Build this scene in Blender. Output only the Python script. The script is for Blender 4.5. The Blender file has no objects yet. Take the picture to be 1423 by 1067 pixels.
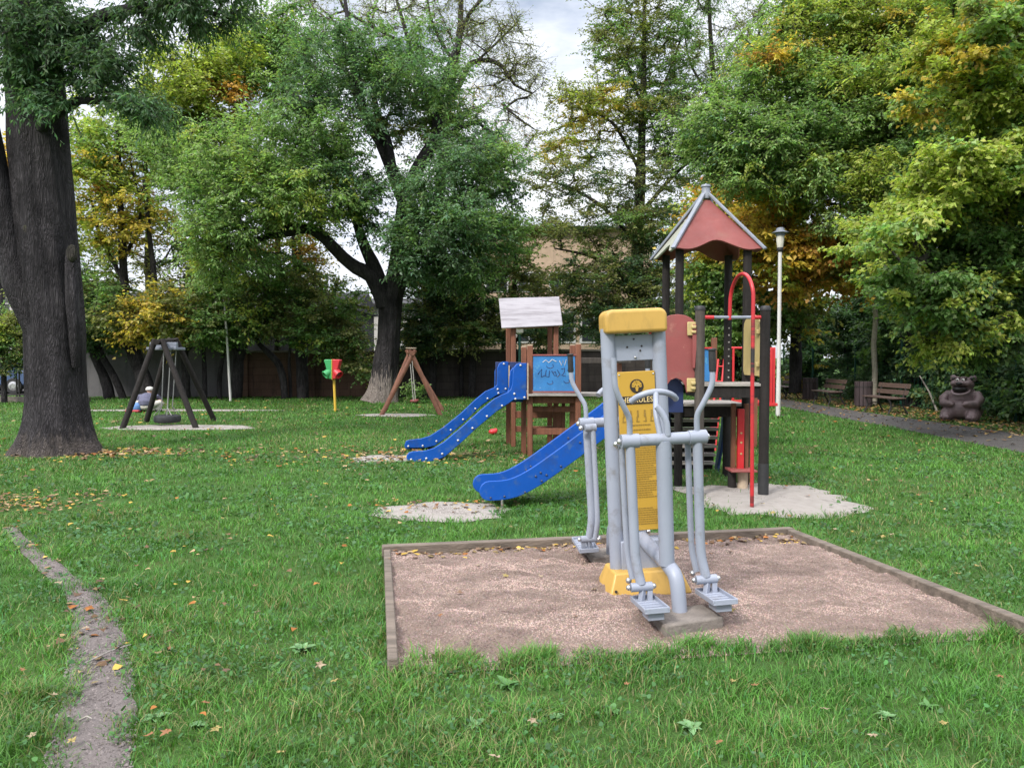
import bpy, bmesh, math, random
import numpy as np
from mathutils import Vector, Matrix
rng = np.random.default_rng(11); random.seed(11)
S = bpy.context.scene; COL = S.collection
# ------------------------------------------------------------------ camera
H, F, CX, CY, HOR = 1.55, 1069.0, 711.5, 533.5, 495.0
TH = math.atan((CY - HOR) / F)
cam = bpy.data.objects.new('camera', bpy.data.cameras.new('camera')); COL.objects.link(cam)
cam.location = (0, 0, H); cam.rotation_euler = (math.pi/2 - TH, 0, 0)
cam.data.sensor_fit = 'HORIZONTAL'; cam.data.sensor_width = 36; cam.data.lens = 36 * F / 1423
cam.data.clip_start = .05; cam.data.clip_end = 2000
S.camera = cam
def ray(px, py):
    x = (px - CX) / F; u = -(py - CY) / F
    return (x, math.cos(TH) + u * math.sin(TH), -math.sin(TH) + u * math.cos(TH))
def at(px, py, Y):
    d = ray(px, py); t = Y / d[1]; return Vector((t*d[0], Y, H + t*d[2]))
def gp(px, py, z=0.0):
    d = ray(px, py); t = (z - H) / d[2]; return Vector((t*d[0], t*d[1], z))
def X(px, Y): return (px - CX) / F * Y
def Zc(py, Y): return at(CX, py, Y).z
# ------------------------------------------------------------------ helpers
def link(o, parent=None):
    COL.objects.link(o)
    if parent is not None: o.parent = parent
    return o
def tag(o, label=None, cat=None, group=None, kind=None):
    if label: o['label'] = label
    if cat: o['category'] = cat
    if group: o['group'] = group
    if kind: o['kind'] = kind
    return o
def thing(name, label, cat, loc=(0, 0, 0), rot=(0, 0, 0), group=None):
    o = bpy.data.objects.new(name, None); link(o)
    o.location = loc; o.rotation_euler = rot; o.empty_display_size = .1
    return tag(o, label, cat, group)
def copy_tree(o, parent=None):
    c = o.copy(); COL.objects.link(c); c.parent = parent
    for ch in list(o.children): copy_tree(ch, c)
    return c
def vnoise(x, y, seed=0):
    x = np.asarray(x, float); y = np.asarray(y, float)
    xi = np.floor(x).astype(np.int64); yi = np.floor(y).astype(np.int64); fx = x - xi; fy = y - yi
    fx = fx*fx*(3-2*fx); fy = fy*fy*(3-2*fy)
    def h(a, b):
        n = (a*374761393 + b*668265263 + seed*974711) & 0xffffffff
        n = ((n ^ (n >> 13)) * 1274126177) & 0xffffffff
        return ((n ^ (n >> 16)) & 0xffff) / 65535.0
    return (h(xi, yi)*(1-fx) + h(xi+1, yi)*fx)*(1-fy) + (h(xi, yi+1)*(1-fx) + h(xi+1, yi+1)*fx)*fy
def fbm(x, y, seed=0): return .55*vnoise(x, y, seed) + .3*vnoise(x*2.1, y*2.1, seed+1) + .15*vnoise(x*4.3, y*4.3, seed+2)
def inpoly(x, y, poly):
    c = np.zeros(x.shape, bool); n = len(poly)
    for i in range(n):
        x1, y1 = poly[i][:2]; x2, y2 = poly[(i+1) % n][:2]
        if y1 == y2: continue
        c ^= ((y1 > y) != (y2 > y)) & (x < (x2-x1)*(y-y1)/(y2-y1) + x1)
    return c
class MB:
    def __init__(s): s.v = []; s.f = []
    def add(s, vs, fs):
        o = len(s.v); s.v += [Vector(v) for v in vs]; s.f += [tuple(o+i for i in f) for f in fs]; return s
    def tube(s, pts, r, n=14, caps=True, closed=False):
        pts = [Vector(p) for p in pts]; m = len(pts)
        rs = list(r) if hasattr(r, '__len__') else [r]*m
        vs = []; fs = []; prev = None
        for i, p in enumerate(pts):
            if closed: t = pts[(i+1) % m] - pts[i-1]
            else: t = pts[min(i+1, m-1)] - pts[max(i-1, 0)]
            t.normalize()
            if prev is None:
                a = Vector((0, 0, 1)) if abs(t.z) < .9 else Vector((1, 0, 0))
                u = t.cross(a).normalized()
            else:
                u = (prev - t*prev.dot(t)).normalized()
            prev = u; w = t.cross(u)
            for k in range(n):
                a = 2*math.pi*k/n; vs.append(p + (u*math.cos(a) + w*math.sin(a))*rs[i])
        for i in range(m if closed else m-1):
            j = (i+1) % m
            for k in range(n):
                fs.append((i*n+k, i*n+(k+1) % n, j*n+(k+1) % n, j*n+k))
        if caps and not closed:
            fs.append(tuple(range(n-1, -1, -1))); fs.append(tuple((m-1)*n+k for k in range(n)))
        return s.add(vs, fs)
    def box(s, c, size, rz=0, R=None):
        M = R if R is not None else Matrix.Rotation(rz, 3, 'Z'); c = Vector(c)
        vs = [c + M @ Vector((sx*size[0]/2, sy*size[1]/2, sz*size[2]/2)) for sx in (-1, 1) for sy in (-1, 1) for sz in (-1, 1)]
        return s.add(vs, [(0, 1, 3, 2), (4, 6, 7, 5), (0, 4, 5, 1), (2, 3, 7, 6), (0, 2, 6, 4), (1, 5, 7, 3)])
    def beam(s, a, b, w, h, up=(0, 0, 1)):
        a = Vector(a); b = Vector(b); t = (b-a); L = t.length; t.normalize(); up = Vector(up)
        if abs(t.dot(up)) > .98: up = Vector((1, 0, 0))
        u = t.cross(up).normalized(); v = u.cross(t)
        R = Matrix((t, u, v)).transposed()
        return s.box((a+b)/2, (L, w, h), R=R)
    def prism(s, out, o, ux, uy, th):
        o = Vector(o); ux = Vector(ux); uy = Vector(uy); th = Vector(th); n = len(out)
        a = [o + ux*p[0] + uy*p[1] - th/2 for p in out]; b = [q + th for q in a]
        fs = [tuple(range(n-1, -1, -1)), tuple(range(n, 2*n))] + [(i, (i+1) % n, n+(i+1) % n, n+i) for i in range(n)]
        return s.add(a+b, fs)
    def lathe(s, prof, c=(0, 0, 0), n=20, R=None):
        c = Vector(c); M = R or Matrix.Identity(3); vs = []; fs = []
        for r, z in prof:
            for k in range(n):
                a = 2*math.pi*k/n; vs.append(c + M @ Vector((r*math.cos(a), r*math.sin(a), z)))
        for i in range(len(prof)-1):
            for k in range(n): fs.append((i*n+k, i*n+(k+1) % n, (i+1)*n+(k+1) % n, (i+1)*n+k))
        fs.append(tuple(range(n-1, -1, -1))); fs.append(tuple((len(prof)-1)*n+k for k in range(n)))
        return s.add(vs, fs)
    def ball(s, c, r, nu=14, nv=9, R=None):
        r = r if hasattr(r, '__len__') else (r, r, r); c = Vector(c); M = R or Matrix.Identity(3); vs = []; fs = []
        for i in range(1, nv):
            p = math.pi*i/nv
            for k in range(nu):
                a = 2*math.pi*k/nu
                vs.append(c + M @ Vector((r[0]*math.sin(p)*math.cos(a), r[1]*math.sin(p)*math.sin(a), r[2]*math.cos(p))))
        t = len(vs); vs.append(c + M @ Vector((0, 0, r[2]))); vs.append(c - M @ Vector((0, 0, r[2])))
        for i in range(nv-2):
            for k in range(nu): fs.append((i*nu+k, (i+1)*nu+k, (i+1)*nu+(k+1) % nu, i*nu+(k+1) % nu))
        for k in range(nu):
            fs.append((t, k, (k+1) % nu)); fs.append((t+1, (nv-2)*nu+(k+1) % nu, (nv-2)*nu+k))
        return s.add(vs, fs)
    def build(s, name, mat, parent=None, bevel=0, smooth=40, remesh=0, off=None, segs=2):
        me = bpy.data.meshes.new(name)
        o3 = Vector(off) if off is not None else Vector((0, 0, 0))
        me.from_pydata([v - o3 for v in s.v], [], s.f)
        bm = bmesh.new(); bm.from_mesh(me); bmesh.ops.recalc_face_normals(bm, faces=bm.faces); bm.to_mesh(me); bm.free()
        if smooth:
            me.polygons.foreach_set('use_smooth', [True]*len(me.polygons))
            if not remesh: me.set_sharp_from_angle(angle=math.radians(smooth))
        me.materials.append(mat)
        o = bpy.data.objects.new(name, me); link(o, parent)
        if remesh:
            m = o.modifiers.new('remesh', 'REMESH'); m.mode = 'VOXEL'; m.voxel_size = remesh; m.use_smooth_shade = True
            m = o.modifiers.new('smooth', 'SMOOTH'); m.iterations = 4; m.factor = .5
        if bevel:
            m = o.modifiers.new('bevel', 'BEVEL'); m.width = bevel; m.segments = segs; m.limit_method = 'ANGLE'; m.angle_limit = math.radians(42)
            m.harden_normals = False
        return o
def W(root):
    """mesh pieces under a root at a world place are modelled in world space and shifted"""
    return Vector(root.location)
def npmesh(name, V, loops, starts, mat, parent=None, col=None, smooth=False):
    me = bpy.data.meshes.new(name)
    me.vertices.add(len(V)); me.vertices.foreach_set('co', np.ascontiguousarray(V, np.float32).ravel())
    me.loops.add(len(loops)); me.loops.foreach_set('vertex_index', np.ascontiguousarray(loops, np.int32))
    me.polygons.add(len(starts)); me.polygons.foreach_set('loop_start', np.ascontiguousarray(starts, np.int32))
    if col is not None:
        a = me.color_attributes.new('Col', 'FLOAT_COLOR', 'POINT')
        c = np.ones((len(V), 4), np.float32); c[:, :3] = col; a.data.foreach_set('color', c.ravel())
    me.update(calc_edges=True)
    if smooth: me.polygons.foreach_set('use_smooth', np.ones(len(starts), bool))
    me.materials.append(mat)
    o = bpy.data.objects.new(name, me); return link(o, parent)
# ------------------------------------------------------------------ materials
def newmat(name):
    m = bpy.data.materials.new(name); m.use_nodes = True; nt = m.node_tree
    return m, nt, nt.nodes['Principled BSDF']
def N(nt, t, **k):
    n = nt.nodes.new(t)
    for a, b in k.items():
        if a.startswith('i_'):
            n.inputs[a[2:].replace('_', ' ')].default_value = b
        else: setattr(n, a, b)
    return n
def ramp(nt, src, a, b, ca=(0, 0, 0, 1), cb=(1, 1, 1, 1)):
    r = N(nt, 'ShaderNodeValToRGB'); r.color_ramp.elements[0].position = a; r.color_ramp.elements[1].position = b
    r.color_ramp.elements[0].color = ca; r.color_ramp.elements[1].color = cb
    nt.links.new(src, r.inputs[0]); return r.outputs[0]
def mixc(nt, f, a, b, mode='MIX'):
    m = N(nt, 'ShaderNodeMix', data_type='RGBA', blend_type=mode)
    for s, v in ((0, f), (6, a), (7, b)):
        if hasattr(v, 'is_linked'): nt.links.new(v, m.inputs[s])
        else: m.inputs[s].default_value = v if s == 0 else (*v[:3], 1)
    return m.outputs[2]
def noise(nt, vec, scale, detail=4, rough=.6):
    n = N(nt, 'ShaderNodeTexNoise'); n.inputs['Scale'].default_value = scale; n.inputs['Detail'].default_value = detail; n.inputs['Roughness'].default_value = rough
    if vec is not None: nt.links.new(vec, n.inputs['Vector'])
    return n.outputs['Fac']
def pmat(name, base, rough=.55, var=.18, scale=5, bump=.1, bscale=60, metal=0, dirt=None, stretch=None, spec=.5, dirt2=None):
    m, nt, p = newmat(name)
    tc = N(nt, 'ShaderNodeTexCoord'); vec = tc.outputs['Object']
    if stretch:
        mp = N(nt, 'ShaderNodeMapping'); mp.inputs['Scale'].default_value = stretch; nt.links.new(vec, mp.inputs['Vector']); sv = mp.outputs[0]
    else: sv = vec
    b = np.array(base)
    c = mixc(nt, ramp(nt, noise(nt, sv, scale), .3, .7), tuple(b*(1-var)), tuple(np.clip(b*(1+var), 0, 1)))
    for k, dd in enumerate((dirt, dirt2)):
        if dd:
            dc, lo, hi, ds = dd
            c = mixc(nt, ramp(nt, noise(nt, sv if k == 0 else vec, ds, 6, .65), lo, hi), c, dc)
    nt.links.new(c, p.inputs['Base Color'])
    p.inputs['Metallic'].default_value = metal; p.inputs['Specular IOR Level'].default_value = spec
    r = ramp(nt, noise(nt, vec, scale*3), .3, .7, (max(rough-.1, .05),)*3+(1,), (min(rough+.12, 1),)*3+(1,)); nt.links.new(r, p.inputs['Roughness'])
    if bump:
        bn = N(nt, 'ShaderNodeBump'); bn.inputs['Strength'].default_value = min(bump*2, 1); bn.inputs['Distance'].default_value = .01
        nt.links.new(noise(nt, sv, bscale, 5), bn.inputs['Height']); nt.links.new(bn.outputs[0], p.inputs['Normal'])
    return m
def leafmat(name, transl=.4, rough=.45, spec=.35):
    m, nt, p = newmat(name)
    a = N(nt, 'ShaderNodeAttribute', attribute_name='Col')
    nt.links.new(a.outputs['Color'], p.inputs['Base Color']); p.inputs['Roughness'].default_value = rough; p.inputs['Specular IOR Level'].default_value = spec
    t = N(nt, 'ShaderNodeBsdfTranslucent')
    g = N(nt, 'ShaderNodeMix', data_type='RGBA', blend_type='MULTIPLY'); g.inputs[0].default_value = 1; nt.links.new(a.outputs['Color'], g.inputs[6]); g.inputs[7].default_value = (1.25, 1.35, .7, 1)
    nt.links.new(g.outputs[2], t.inputs['Color'])
    mx = N(nt, 'ShaderNodeMixShader'); mx.inputs[0].default_value = transl
    nt.links.new(p.outputs[0], mx.inputs[1]); nt.links.new(t.outputs[0], mx.inputs[2])
    nt.links.new(mx.outputs[0], nt.nodes['Material Output'].inputs['Surface'])
    return m
M_leaf = leafmat('leaf', .46); M_grass = leafmat('grass_blade', .3, .5, .3)
def colmat(name, rough=.9):
    m, nt, p = newmat(name); a = N(nt, 'ShaderNodeAttribute', attribute_name='Col')
    nt.links.new(a.outputs['Color'], p.inputs['Base Color']); p.inputs['Roughness'].default_value = rough; p.inputs['Specular IOR Level'].default_value = .2
    return m
M_stone = colmat('pebble')
def barkmat(name, dark, light, moss=None, scar=None, vs=26):
    m, nt, p = newmat(name)
    tc = N(nt, 'ShaderNodeTexCoord'); mp = N(nt, 'ShaderNodeMapping'); mp.inputs['Scale'].default_value = (1, 1, .13); nt.links.new(tc.outputs['Object'], mp.inputs['Vector'])
    v = N(nt, 'ShaderNodeTexVoronoi', feature='DISTANCE_TO_EDGE'); v.inputs['Scale'].default_value = vs
    wob = N(nt, 'ShaderNodeVectorMath', operation='ADD'); n2 = N(nt, 'ShaderNodeTexNoise'); n2.inputs['Scale'].default_value = 6
    sc = N(nt, 'ShaderNodeVectorMath', operation='SCALE'); sc.inputs['Scale'].default_value = .18
    nt.links.new(mp.outputs[0], n2.inputs['Vector']); nt.links.new(n2.outputs['Color'], sc.inputs[0]); nt.links.new(mp.outputs[0], wob.inputs[0]); nt.links.new(sc.outputs[0], wob.inputs[1])
    nt.links.new(wob.outputs[0], v.inputs['Vector'])
    fine = noise(nt, mp.outputs[0], 45, 6, .7)
    h = N(nt, 'ShaderNodeMath', operation='MULTIPLY_ADD'); nt.links.new(fine, h.inputs[0]); h.inputs[1].default_value = .25
    vr = ramp(nt, v.outputs['Distance'], 0, .3); n1 = ramp(nt, noise(nt, mp.outputs[0], 13, 7, .7), .36, .62)
    rm = N(nt, 'ShaderNodeMix', data_type='FLOAT'); rm.inputs[0].default_value = .5; nt.links.new(vr, rm.inputs[2]); nt.links.new(n1, rm.inputs[3]); nt.links.new(rm.outputs[0], h.inputs[2])
    c = mixc(nt, ramp(nt, h.outputs[0], .1, .95), dark, light)
    big = noise(nt, tc.outputs['Object'], 1.7, 5, .6)
    c = mixc(nt, ramp(nt, big, .42, .68), c, tuple(.55*np.array(dark)+.1*np.array(light)))
    if scar:      # pale bare wood and lichen low on the stem, in ragged upright tongues
        zt, sc_col, sstr, sc_lo, sc_hi = scar
        sx = N(nt, 'ShaderNodeSeparateXYZ'); nt.links.new(tc.outputs['Object'], sx.inputs[0])
        m3 = N(nt, 'ShaderNodeMapping'); m3.inputs['Scale'].default_value = sstr; nt.links.new(tc.outputs['Object'], m3.inputs['Vector'])
        ns = noise(nt, m3.outputs[0], 3.2, 5, .65)
        a1 = N(nt, 'ShaderNodeMath', operation='MULTIPLY_ADD'); nt.links.new(sx.outputs['Z'], a1.inputs[0]); a1.inputs[1].default_value = -.5/zt; nt.links.new(ns, a1.inputs[2])
        c = mixc(nt, ramp(nt, a1.outputs[0], sc_lo, sc_hi), c, mixc(nt, ramp(nt, fine, .35, .65), tuple(.55*np.array(sc_col)), sc_col))
    if moss: c = mixc(nt, ramp(nt, noise(nt, tc.outputs['Object'], 2.6, 6, .7), .52, .72), c, moss)
    nt.links.new(c, p.inputs['Base Color']); p.inputs['Roughness'].default_value = .9; p.inputs['Specular IOR Level'].default_value = .2
    bn = N(nt, 'ShaderNodeBump'); bn.inputs['Strength'].default_value = 1; bn.inputs['Distance'].default_value = .05
    nt.links.new(h.outputs[0], bn.inputs['Height']); nt.links.new(bn.outputs[0], p.inputs['Normal'])
    return m
M_bark = barkmat('bark', (.02, .018, .02), (.075, .068, .072))
M_barkA = barkmat('bark_of_left_ash', (.022, .02, .023), (.085, .077, .083), None, (.5, (.16, .135, .125), (4.5, 4.5, 1.2), .12, .42), 46)
M_barkB = barkmat('bark_of_middle_ash', (.02, .018, .02), (.075, .068, .072), None, (1.5, (.34, .29, .26), (7.5, 7.5, .55), .19, .26), 30)
M_bark2 = barkmat('bark_light', (.03, .028, .025), (.13, .115, .1), (.06, .07, .03))
M_barkscar = barkmat('bare_wood', (.14, .115, .1), (.33, .29, .26))
M_twig = pmat('twig', (.05, .042, .036), .9, bump=0)
M_grey = pmat('grey_paint', (.27, .295, .36), .42, .06, 3, .04, 90, spec=.5, dirt=((.19, .19, .2), .56, .74, 8), dirt2=((.17, .11, .07), .7, .78, 16))
M_steel = pmat('bolt_steel', (.55, .55, .56), .3, .1, 20, 0, metal=.9)
M_bluebolt = pmat('dull_blue_bolt', (.06, .075, .13), .4, .2, 20, 0, metal=.4)
M_rubber = pmat('black_rubber', (.02, .02, .022), .6, .2, 12, .1)
M_yellow = pmat('yellow_plastic', (.5, .305, .07), .48, .06, 4, .05, 50, dirt=((.26, .17, .05), .52, .8, 6), stretch=(1, 1, .35))
M_board = pmat('yellow_board', (.46, .275, .035), .45, .04, 4, 0)
M_ink = pmat('black_print', (.025, .017, .014), .5, .1, 20, 0)
M_inkfaint = pmat('faded_print', (.26, .16, .03), .6, .15, 40, 0)
M_cream = pmat('cream_print', (.72, .55, .25), .5, .1, 20, 0)
M_concrete = pmat('concrete', (.19, .165, .145), .9, .25, 12, .4, 60)
M_blue = pmat('blue_plastic', (.006, .075, .36), .42, .08, 3, .03, 50, spec=.3, dirt=((.03, .055, .13), .52, .8, 3.5), dirt2=((.05, .115, .27), .55, .72, 9))
M_darkblue = pmat('dark_blue_plastic', (.015, .03, .11), .45, .1, 5, .03)
M_bluepanel = pmat('blue_panel', (.03, .17, .42), .5, .2, 3, .05, 50, dirt=((.12, .36, .5), .56, .72, 5), dirt2=((.55, .62, .68), .68, .76, 9))
M_red = pmat('red_panel', (.25, .062, .058), .55, .12, 3, .06, 60, dirt=((.2, .09, .07), .5, .85, 4), dirt2=((.42, .2, .15), .62, .85, 7))
M_roofred = pmat('roof_red', (.19, .046, .04), .65, .14, 3, .05, 60, dirt=((.19, .075, .05), .5, .8, 3.2), dirt2=((.3, .13, .11), .62, .8, 6))
M_redpaint = pmat('red_paint', (.52, .025, .03), .4, .1, 5, .05, dirt=((.1, .03, .03), .62, .8, 9))
M_redpole = pmat('red_pole_paint', (.42, .02, .026), .35, .08, 5, .04, dirt=((.02, .018, .018), .52, .6, 2.1), stretch=(.2, .2, 1.6))
M_creampanel = pmat('cream_panel', (.45, .35, .15), .5, .1, 4, .05, dirt=((.3, .24, .13), .6, .85, 6))
M_roofpale = pmat('weathered_roof', (.3, .31, .25), .6, .15, 3, .05, 60, dirt=((.2, .1, .08), .55, .8, 4))
M_trim = pmat('grey_trim', (.2, .22, .27), .5, .15, 6, .05, dirt=((.16, .17, .13), .5, .8, 5))
M_blackwood = pmat('dark_stained_wood', (.018, .015, .014), .8, .35, 9, .3, 40, stretch=(3, 3, .25), dirt=((.055, .048, .043), .62, .85, 8), spec=.3)
M_brownpost = pmat('weathered_post_wood', (.07, .057, .048), .8, .35, 9, .35, 40, stretch=(3, 3, .25), dirt=((.04, .034, .03), .5, .75, 8))
M_brown = pmat('brown_stained_wood', (.16, .058, .03), .65, .3, 8, .25, 40, stretch=(3, 3, .25), dirt=((.07, .03, .02), .58, .82, 6))
M_brown2 = pmat('brown_log', (.2, .085, .052), .7, .3, 8, .25, 40, stretch=(1, 1, .5), dirt=((.09, .045, .03), .55, .82, 7))
M_greywood = pmat('grey_plank', (.3, .275, .25), .85, .3, 9, .3, 50, stretch=(.4, 3, 3), dirt=((.15, .13, .11), .5, .8, 10))
M_palewood = pmat('pale_cut_wood', (.42, .33, .24), .85, .2, 9, .2)
M_white = pmat('white_panel', (.31, .295, .32), .65, .1, 3, .06, 40, dirt=((.17, .155, .17), .46, .7, 7), stretch=(.25, 1, 3))
M_whitepaint = pmat('white_paint', (.55, .54, .53), .45, .06, 3, .03, dirt=((.4, .38, .36), .6, .85, 5))
M_timber = pmat('edging_timber', (.155, .125, .1), .9, .35, 6, .45, 30, stretch=(.35, 2.5, 2.5), dirt=((.07, .058, .045), .48, .75, 7), dirt2=((.1, .12, .04), .66, .8, 4))
M_greenmetal = pmat('green_metal', (.012, .07, .05), .5, .15, 5, .03)
M_seatwood = pmat('bench_wood', (.095, .06, .048), .6, .25, 8, .2, stretch=(3, .4, 3))
M_iron = pmat('cast_iron', (.02, .018, .018), .6, .2, 10, .1)
M_bin = pmat('bin_wood', (.05, .034, .038), .7, .3, 8, .2, stretch=(3, 3, .3))
M_bear = pmat('bear_paint', (.16, .112, .115), .55, .2, 3, .12, 30, dirt=((.06, .045, .045), .52, .8, 5))
M_bearlight = pmat('bear_belly_paint', (.26, .195, .205), .6, .15, 4, .1, 30)
M_bearblack = pmat('bear_black_paint', (.012, .01, .01), .4, .2, 4, .05)
M_eye = pmat('eye_white', (.6, .58, .55), .4, .1, 4, 0)
M_skin = pmat('skin', (.45, .27, .2), .6, .1, 9, 0)
M_sweater = pmat('sweater', (.1, .1, .155), .9, .2, 12, .2, 80)
M_trouser = pmat('pale_cloth', (.5, .47, .42), .9, .15, 10, .1)
M_cap = pmat('pale_cap', (.62, .6, .56), .9, .1, 10, .1)
M_bagblue = pmat('blue_cloth', (.1, .2, .42), .8, .2, 10, .1)
M_bagred = pmat('red_cloth', (.4, .06, .07), .8, .2, 10, .1)
M_gpl = pmat('green_plastic', (.04, .3, .1), .4, .08, 4, .02)
M_rpl = pmat('red_plastic', (.5, .025, .035), .4, .08, 4, .02)
M_ypole = pmat('yellow_pole', (.62, .4, .05), .45, .08, 5, .02)
M_rope = pmat('rope', (.42, .4, .36), .9, .2, 30, .2)
M_chain = pmat('chain', (.3, .3, .29), .5, .2, 40, .2, metal=.5)
M_tyre = pmat('tyre_rubber', (.025, .027, .03), .75, .25, 14, .3)
M_glass = pmat('window_glass', (.03, .035, .04), .12, .2, 2, 0, spec=.8)
M_lampglass = pmat('lamp_glass', (.55, .53, .47), .15, .1, 4, 0, spec=.7)
# ================================================================== THE SETTING
def groundmat():
    m, nt, p = newmat('lawn_soil'); tc = N(nt, 'ShaderNodeTexCoord'); v = tc.outputs['Object']
    g = mixc(nt, ramp(nt, noise(nt, v, 1.3, 6), .35, .65), (.045, .085, .022), (.06, .12, .03))
    g = mixc(nt, ramp(nt, noise(nt, v, 55, 3), .3, .7), g, (.045, .09, .022))
    g = mixc(nt, ramp(nt, noise(nt, v, .55, 6, .7), .56, .7), g, (.1, .095, .04))
    g = mixc(nt, ramp(nt, noise(nt, v, 24, 4), .62, .72), g, (.11, .085, .06))
    nt.links.new(g, p.inputs['Base Color']); p.inputs['Roughness'].default_value = .95; p.inputs['Specular IOR Level'].default_value = .1
    bn = N(nt, 'ShaderNodeBump'); bn.inputs['Strength'].default_value = .6; bn.inputs['Distance'].default_value = .03
    nt.links.new(noise(nt, v, 40, 4), bn.inputs['Height']); nt.links.new(bn.outputs[0], p.inputs['Normal']); return m
def sandmat(name, c1, c2, c3, s=9, fine=140):
    m, nt, p = newmat(name); tc = N(nt, 'ShaderNodeTexCoord'); v = tc.outputs['Object']
    g = mixc(nt, ramp(nt, noise(nt, v, s, 6, .65), .35, .65), c1, c2)
    g = mixc(nt, ramp(nt, noise(nt, v, fine, 3), .35, .65), g, c3)
    g = mixc(nt, ramp(nt, noise(nt, v, s*.35, 5, .7), .58, .74), g, tuple(np.array(c1)*.62))
    nt.links.new(g, p.inputs['Base Color']); p.inputs['Roughness'].default_value = .97; p.inputs['Specular IOR Level'].default_value = .1
    bn = N(nt, 'ShaderNodeBump'); bn.inputs['Strength'].default_value = .8; bn.inputs['Distance'].default_value = .02
    nt.links.new(noise(nt, v, fine*.5, 6, .7), bn.inputs['Height']); nt.links.new(bn.outputs[0], p.inputs['Normal']); return m
M_ground = groundmat()
M_sand = sandmat('pale_sand', (.27, .25, .23), (.37, .345, .325), (.33, .3, .27))
M_gravel = sandmat('gravel_bed', (.16, .12, .1), (.26, .2, .17), (.21, .158, .132), 5, 120)
M_dirt = sandmat('trodden_earth', (.145, .125, .122), (.21, .185, .178), (.175, .152, .145), 6, 110)
M_asph = sandmat('asphalt', (.085, .08, .08), (.125, .118, .116), (.105, .098, .095), 3, 130)

g = MB(); g.add([(-400, -100, 0), (400, -100, 0), (400, 600, 0), (-400, 600, 0)], [(0, 1, 2, 3)])
tag(g.build('ground', M_ground, smooth=0), kind='structure')

def blob(c, rx, ry, n=64, seed=0, amp=.22, rot=0):
    out = []
    for k in range(n):
        a = 2*math.pi*k/n
        r = 1 + amp*(2*float(fbm(np.array([math.cos(a)*1.7+9+seed]), np.array([math.sin(a)*1.7+5]), seed)[0])-1) + .07*(2*float(vnoise(np.array([math.cos(a)*6+30]), np.array([math.sin(a)*6+30]), seed)[0])-1)
        x, y = rx*r*math.cos(a), ry*r*math.sin(a)
        out.append((c[0]+x*math.cos(rot)-y*math.sin(rot), c[1]+x*math.sin(rot)+y*math.cos(rot)))
    return out
def patch(name, out, mat, z=.006, mound=.03, ring=6):
    c = np.mean(np.array(out), 0); out = [tuple(c+(np.array(p)-c)*1.09) for p in out]; n = len(out); vs = []; fs = []
    for j in range(ring, 0, -1):
        t = j/ring
        for p in out:
            x = c[0]+(p[0]-c[0])*t; y = c[1]+(p[1]-c[1])*t
            h = z + (mound*(float(fbm(np.array([x*2.3]), np.array([y*2.3]), 3)[0]))*(1-t**4) if j < ring else 0)
            vs.append((x, y, h))
    vs.append((c[0], c[1], z+mound*.5))
    for j in range(ring-1):
        for k in range(n): fs.append((j*n+k, j*n+(k+1) % n, (j+1)*n+(k+1) % n, (j+1)*n+k))
    for k in range(n): fs.append(((ring-1)*n+k, (ring-1)*n+(k+1) % n, ring*n))
    o = MB().add(vs, fs).build(name, mat, smooth=80); tag(o, kind='structure'); return o
HOLES = []          # (outline, keep-fraction of grass inside)
def sand(name, out, **k): patch(name, out, M_sand, **k); HOLES.append((out, .03))
sand('sand_under_tower', blob((2.83, 8.3), .84, .85, seed=1, amp=.55), mound=.05)
sand('sand_at_slide_end', blob((-.72, 7.65), .62, .42, seed=2, amp=.35))
sand('sand_by_wide_slide', blob((-1.85, 11.6), .5, .38, seed=3, amp=.5))
sand('sand_under_tyre_swing', blob((X(245, 16.6), 16.7), 1.55, .6, seed=4), mound=.04)
sand('sand_behind_tyre_swing', blob((X(230, 21.8), 21.9), 2.9, .3, seed=5), mound=.04)
sand('sand_under_brown_swing', blob((X(548, 20.2), 20.2), .95, .5, seed=6), mound=.03)
# exercise pit -------------------------------------------------------
BL, BR = gp(538, 777), gp(1095, 751); FL, FR = gp(546, 938), gp(1418, 884)
BL = Vector((BL.x, BL.y, 0)); 
pit = [BL, BR, FR, FL]
FL0, FR0 = FL, FR; _db = (FR-FL).normalized(); _dn = Vector((_db.y, -_db.x, 0))
FL, FR = FL+_dn*.02, FR+_dn*.02      # the gravel thins out under the grass at the front
def pith(x, y):
    x = np.asarray(x, float); y = np.asarray(y, float)
    d = np.clip(((x-FL0.x)*(-_dn.x)+(y-FL0.y)*(-_dn.y)-.03)/.5, 0, 1)
    h = .035*fbm(x*2.2, y*2.2, 21) + .036*vnoise(x*7, y*7, 5) + .026*vnoise(x*17, y*17, 6) + .03*np.exp(-((x-1.0)**2+(y-4.4)**2)/.09)
    return .004 + h*d
nx, ny = 150, 110; vs = []; fs = []
for j in range(ny+1):
    for i in range(nx+1):
        u, v = i/nx, j/ny
        p = (BL*(1-u)+BR*u)*(1-v) + (FL*(1-u)+FR*u)*v
        h = float(pith(p.x, p.y))
        vs.append((p.x, p.y, h))
for j in range(ny):
    for i in range(nx):
        a = j*(nx+1)+i; fs.append((a, a+1, a+nx+2, a+nx+1))
tag(MB().add(vs, fs).build('gravel_bed', M_gravel, smooth=180), kind='structure')
_fr = [FR0.lerp(FL0, k/60)-_dn*(.13*(fbm(np.array([k*.21]), np.array([3.]), 55)[0]-.35)) for k in range(61)]
HOLES.append(([(BL.x, BL.y), (BR.x, BR.y)]+[(p.x, p.y) for p in _fr], 0.0)); PITN = len(HOLES)-1
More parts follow.
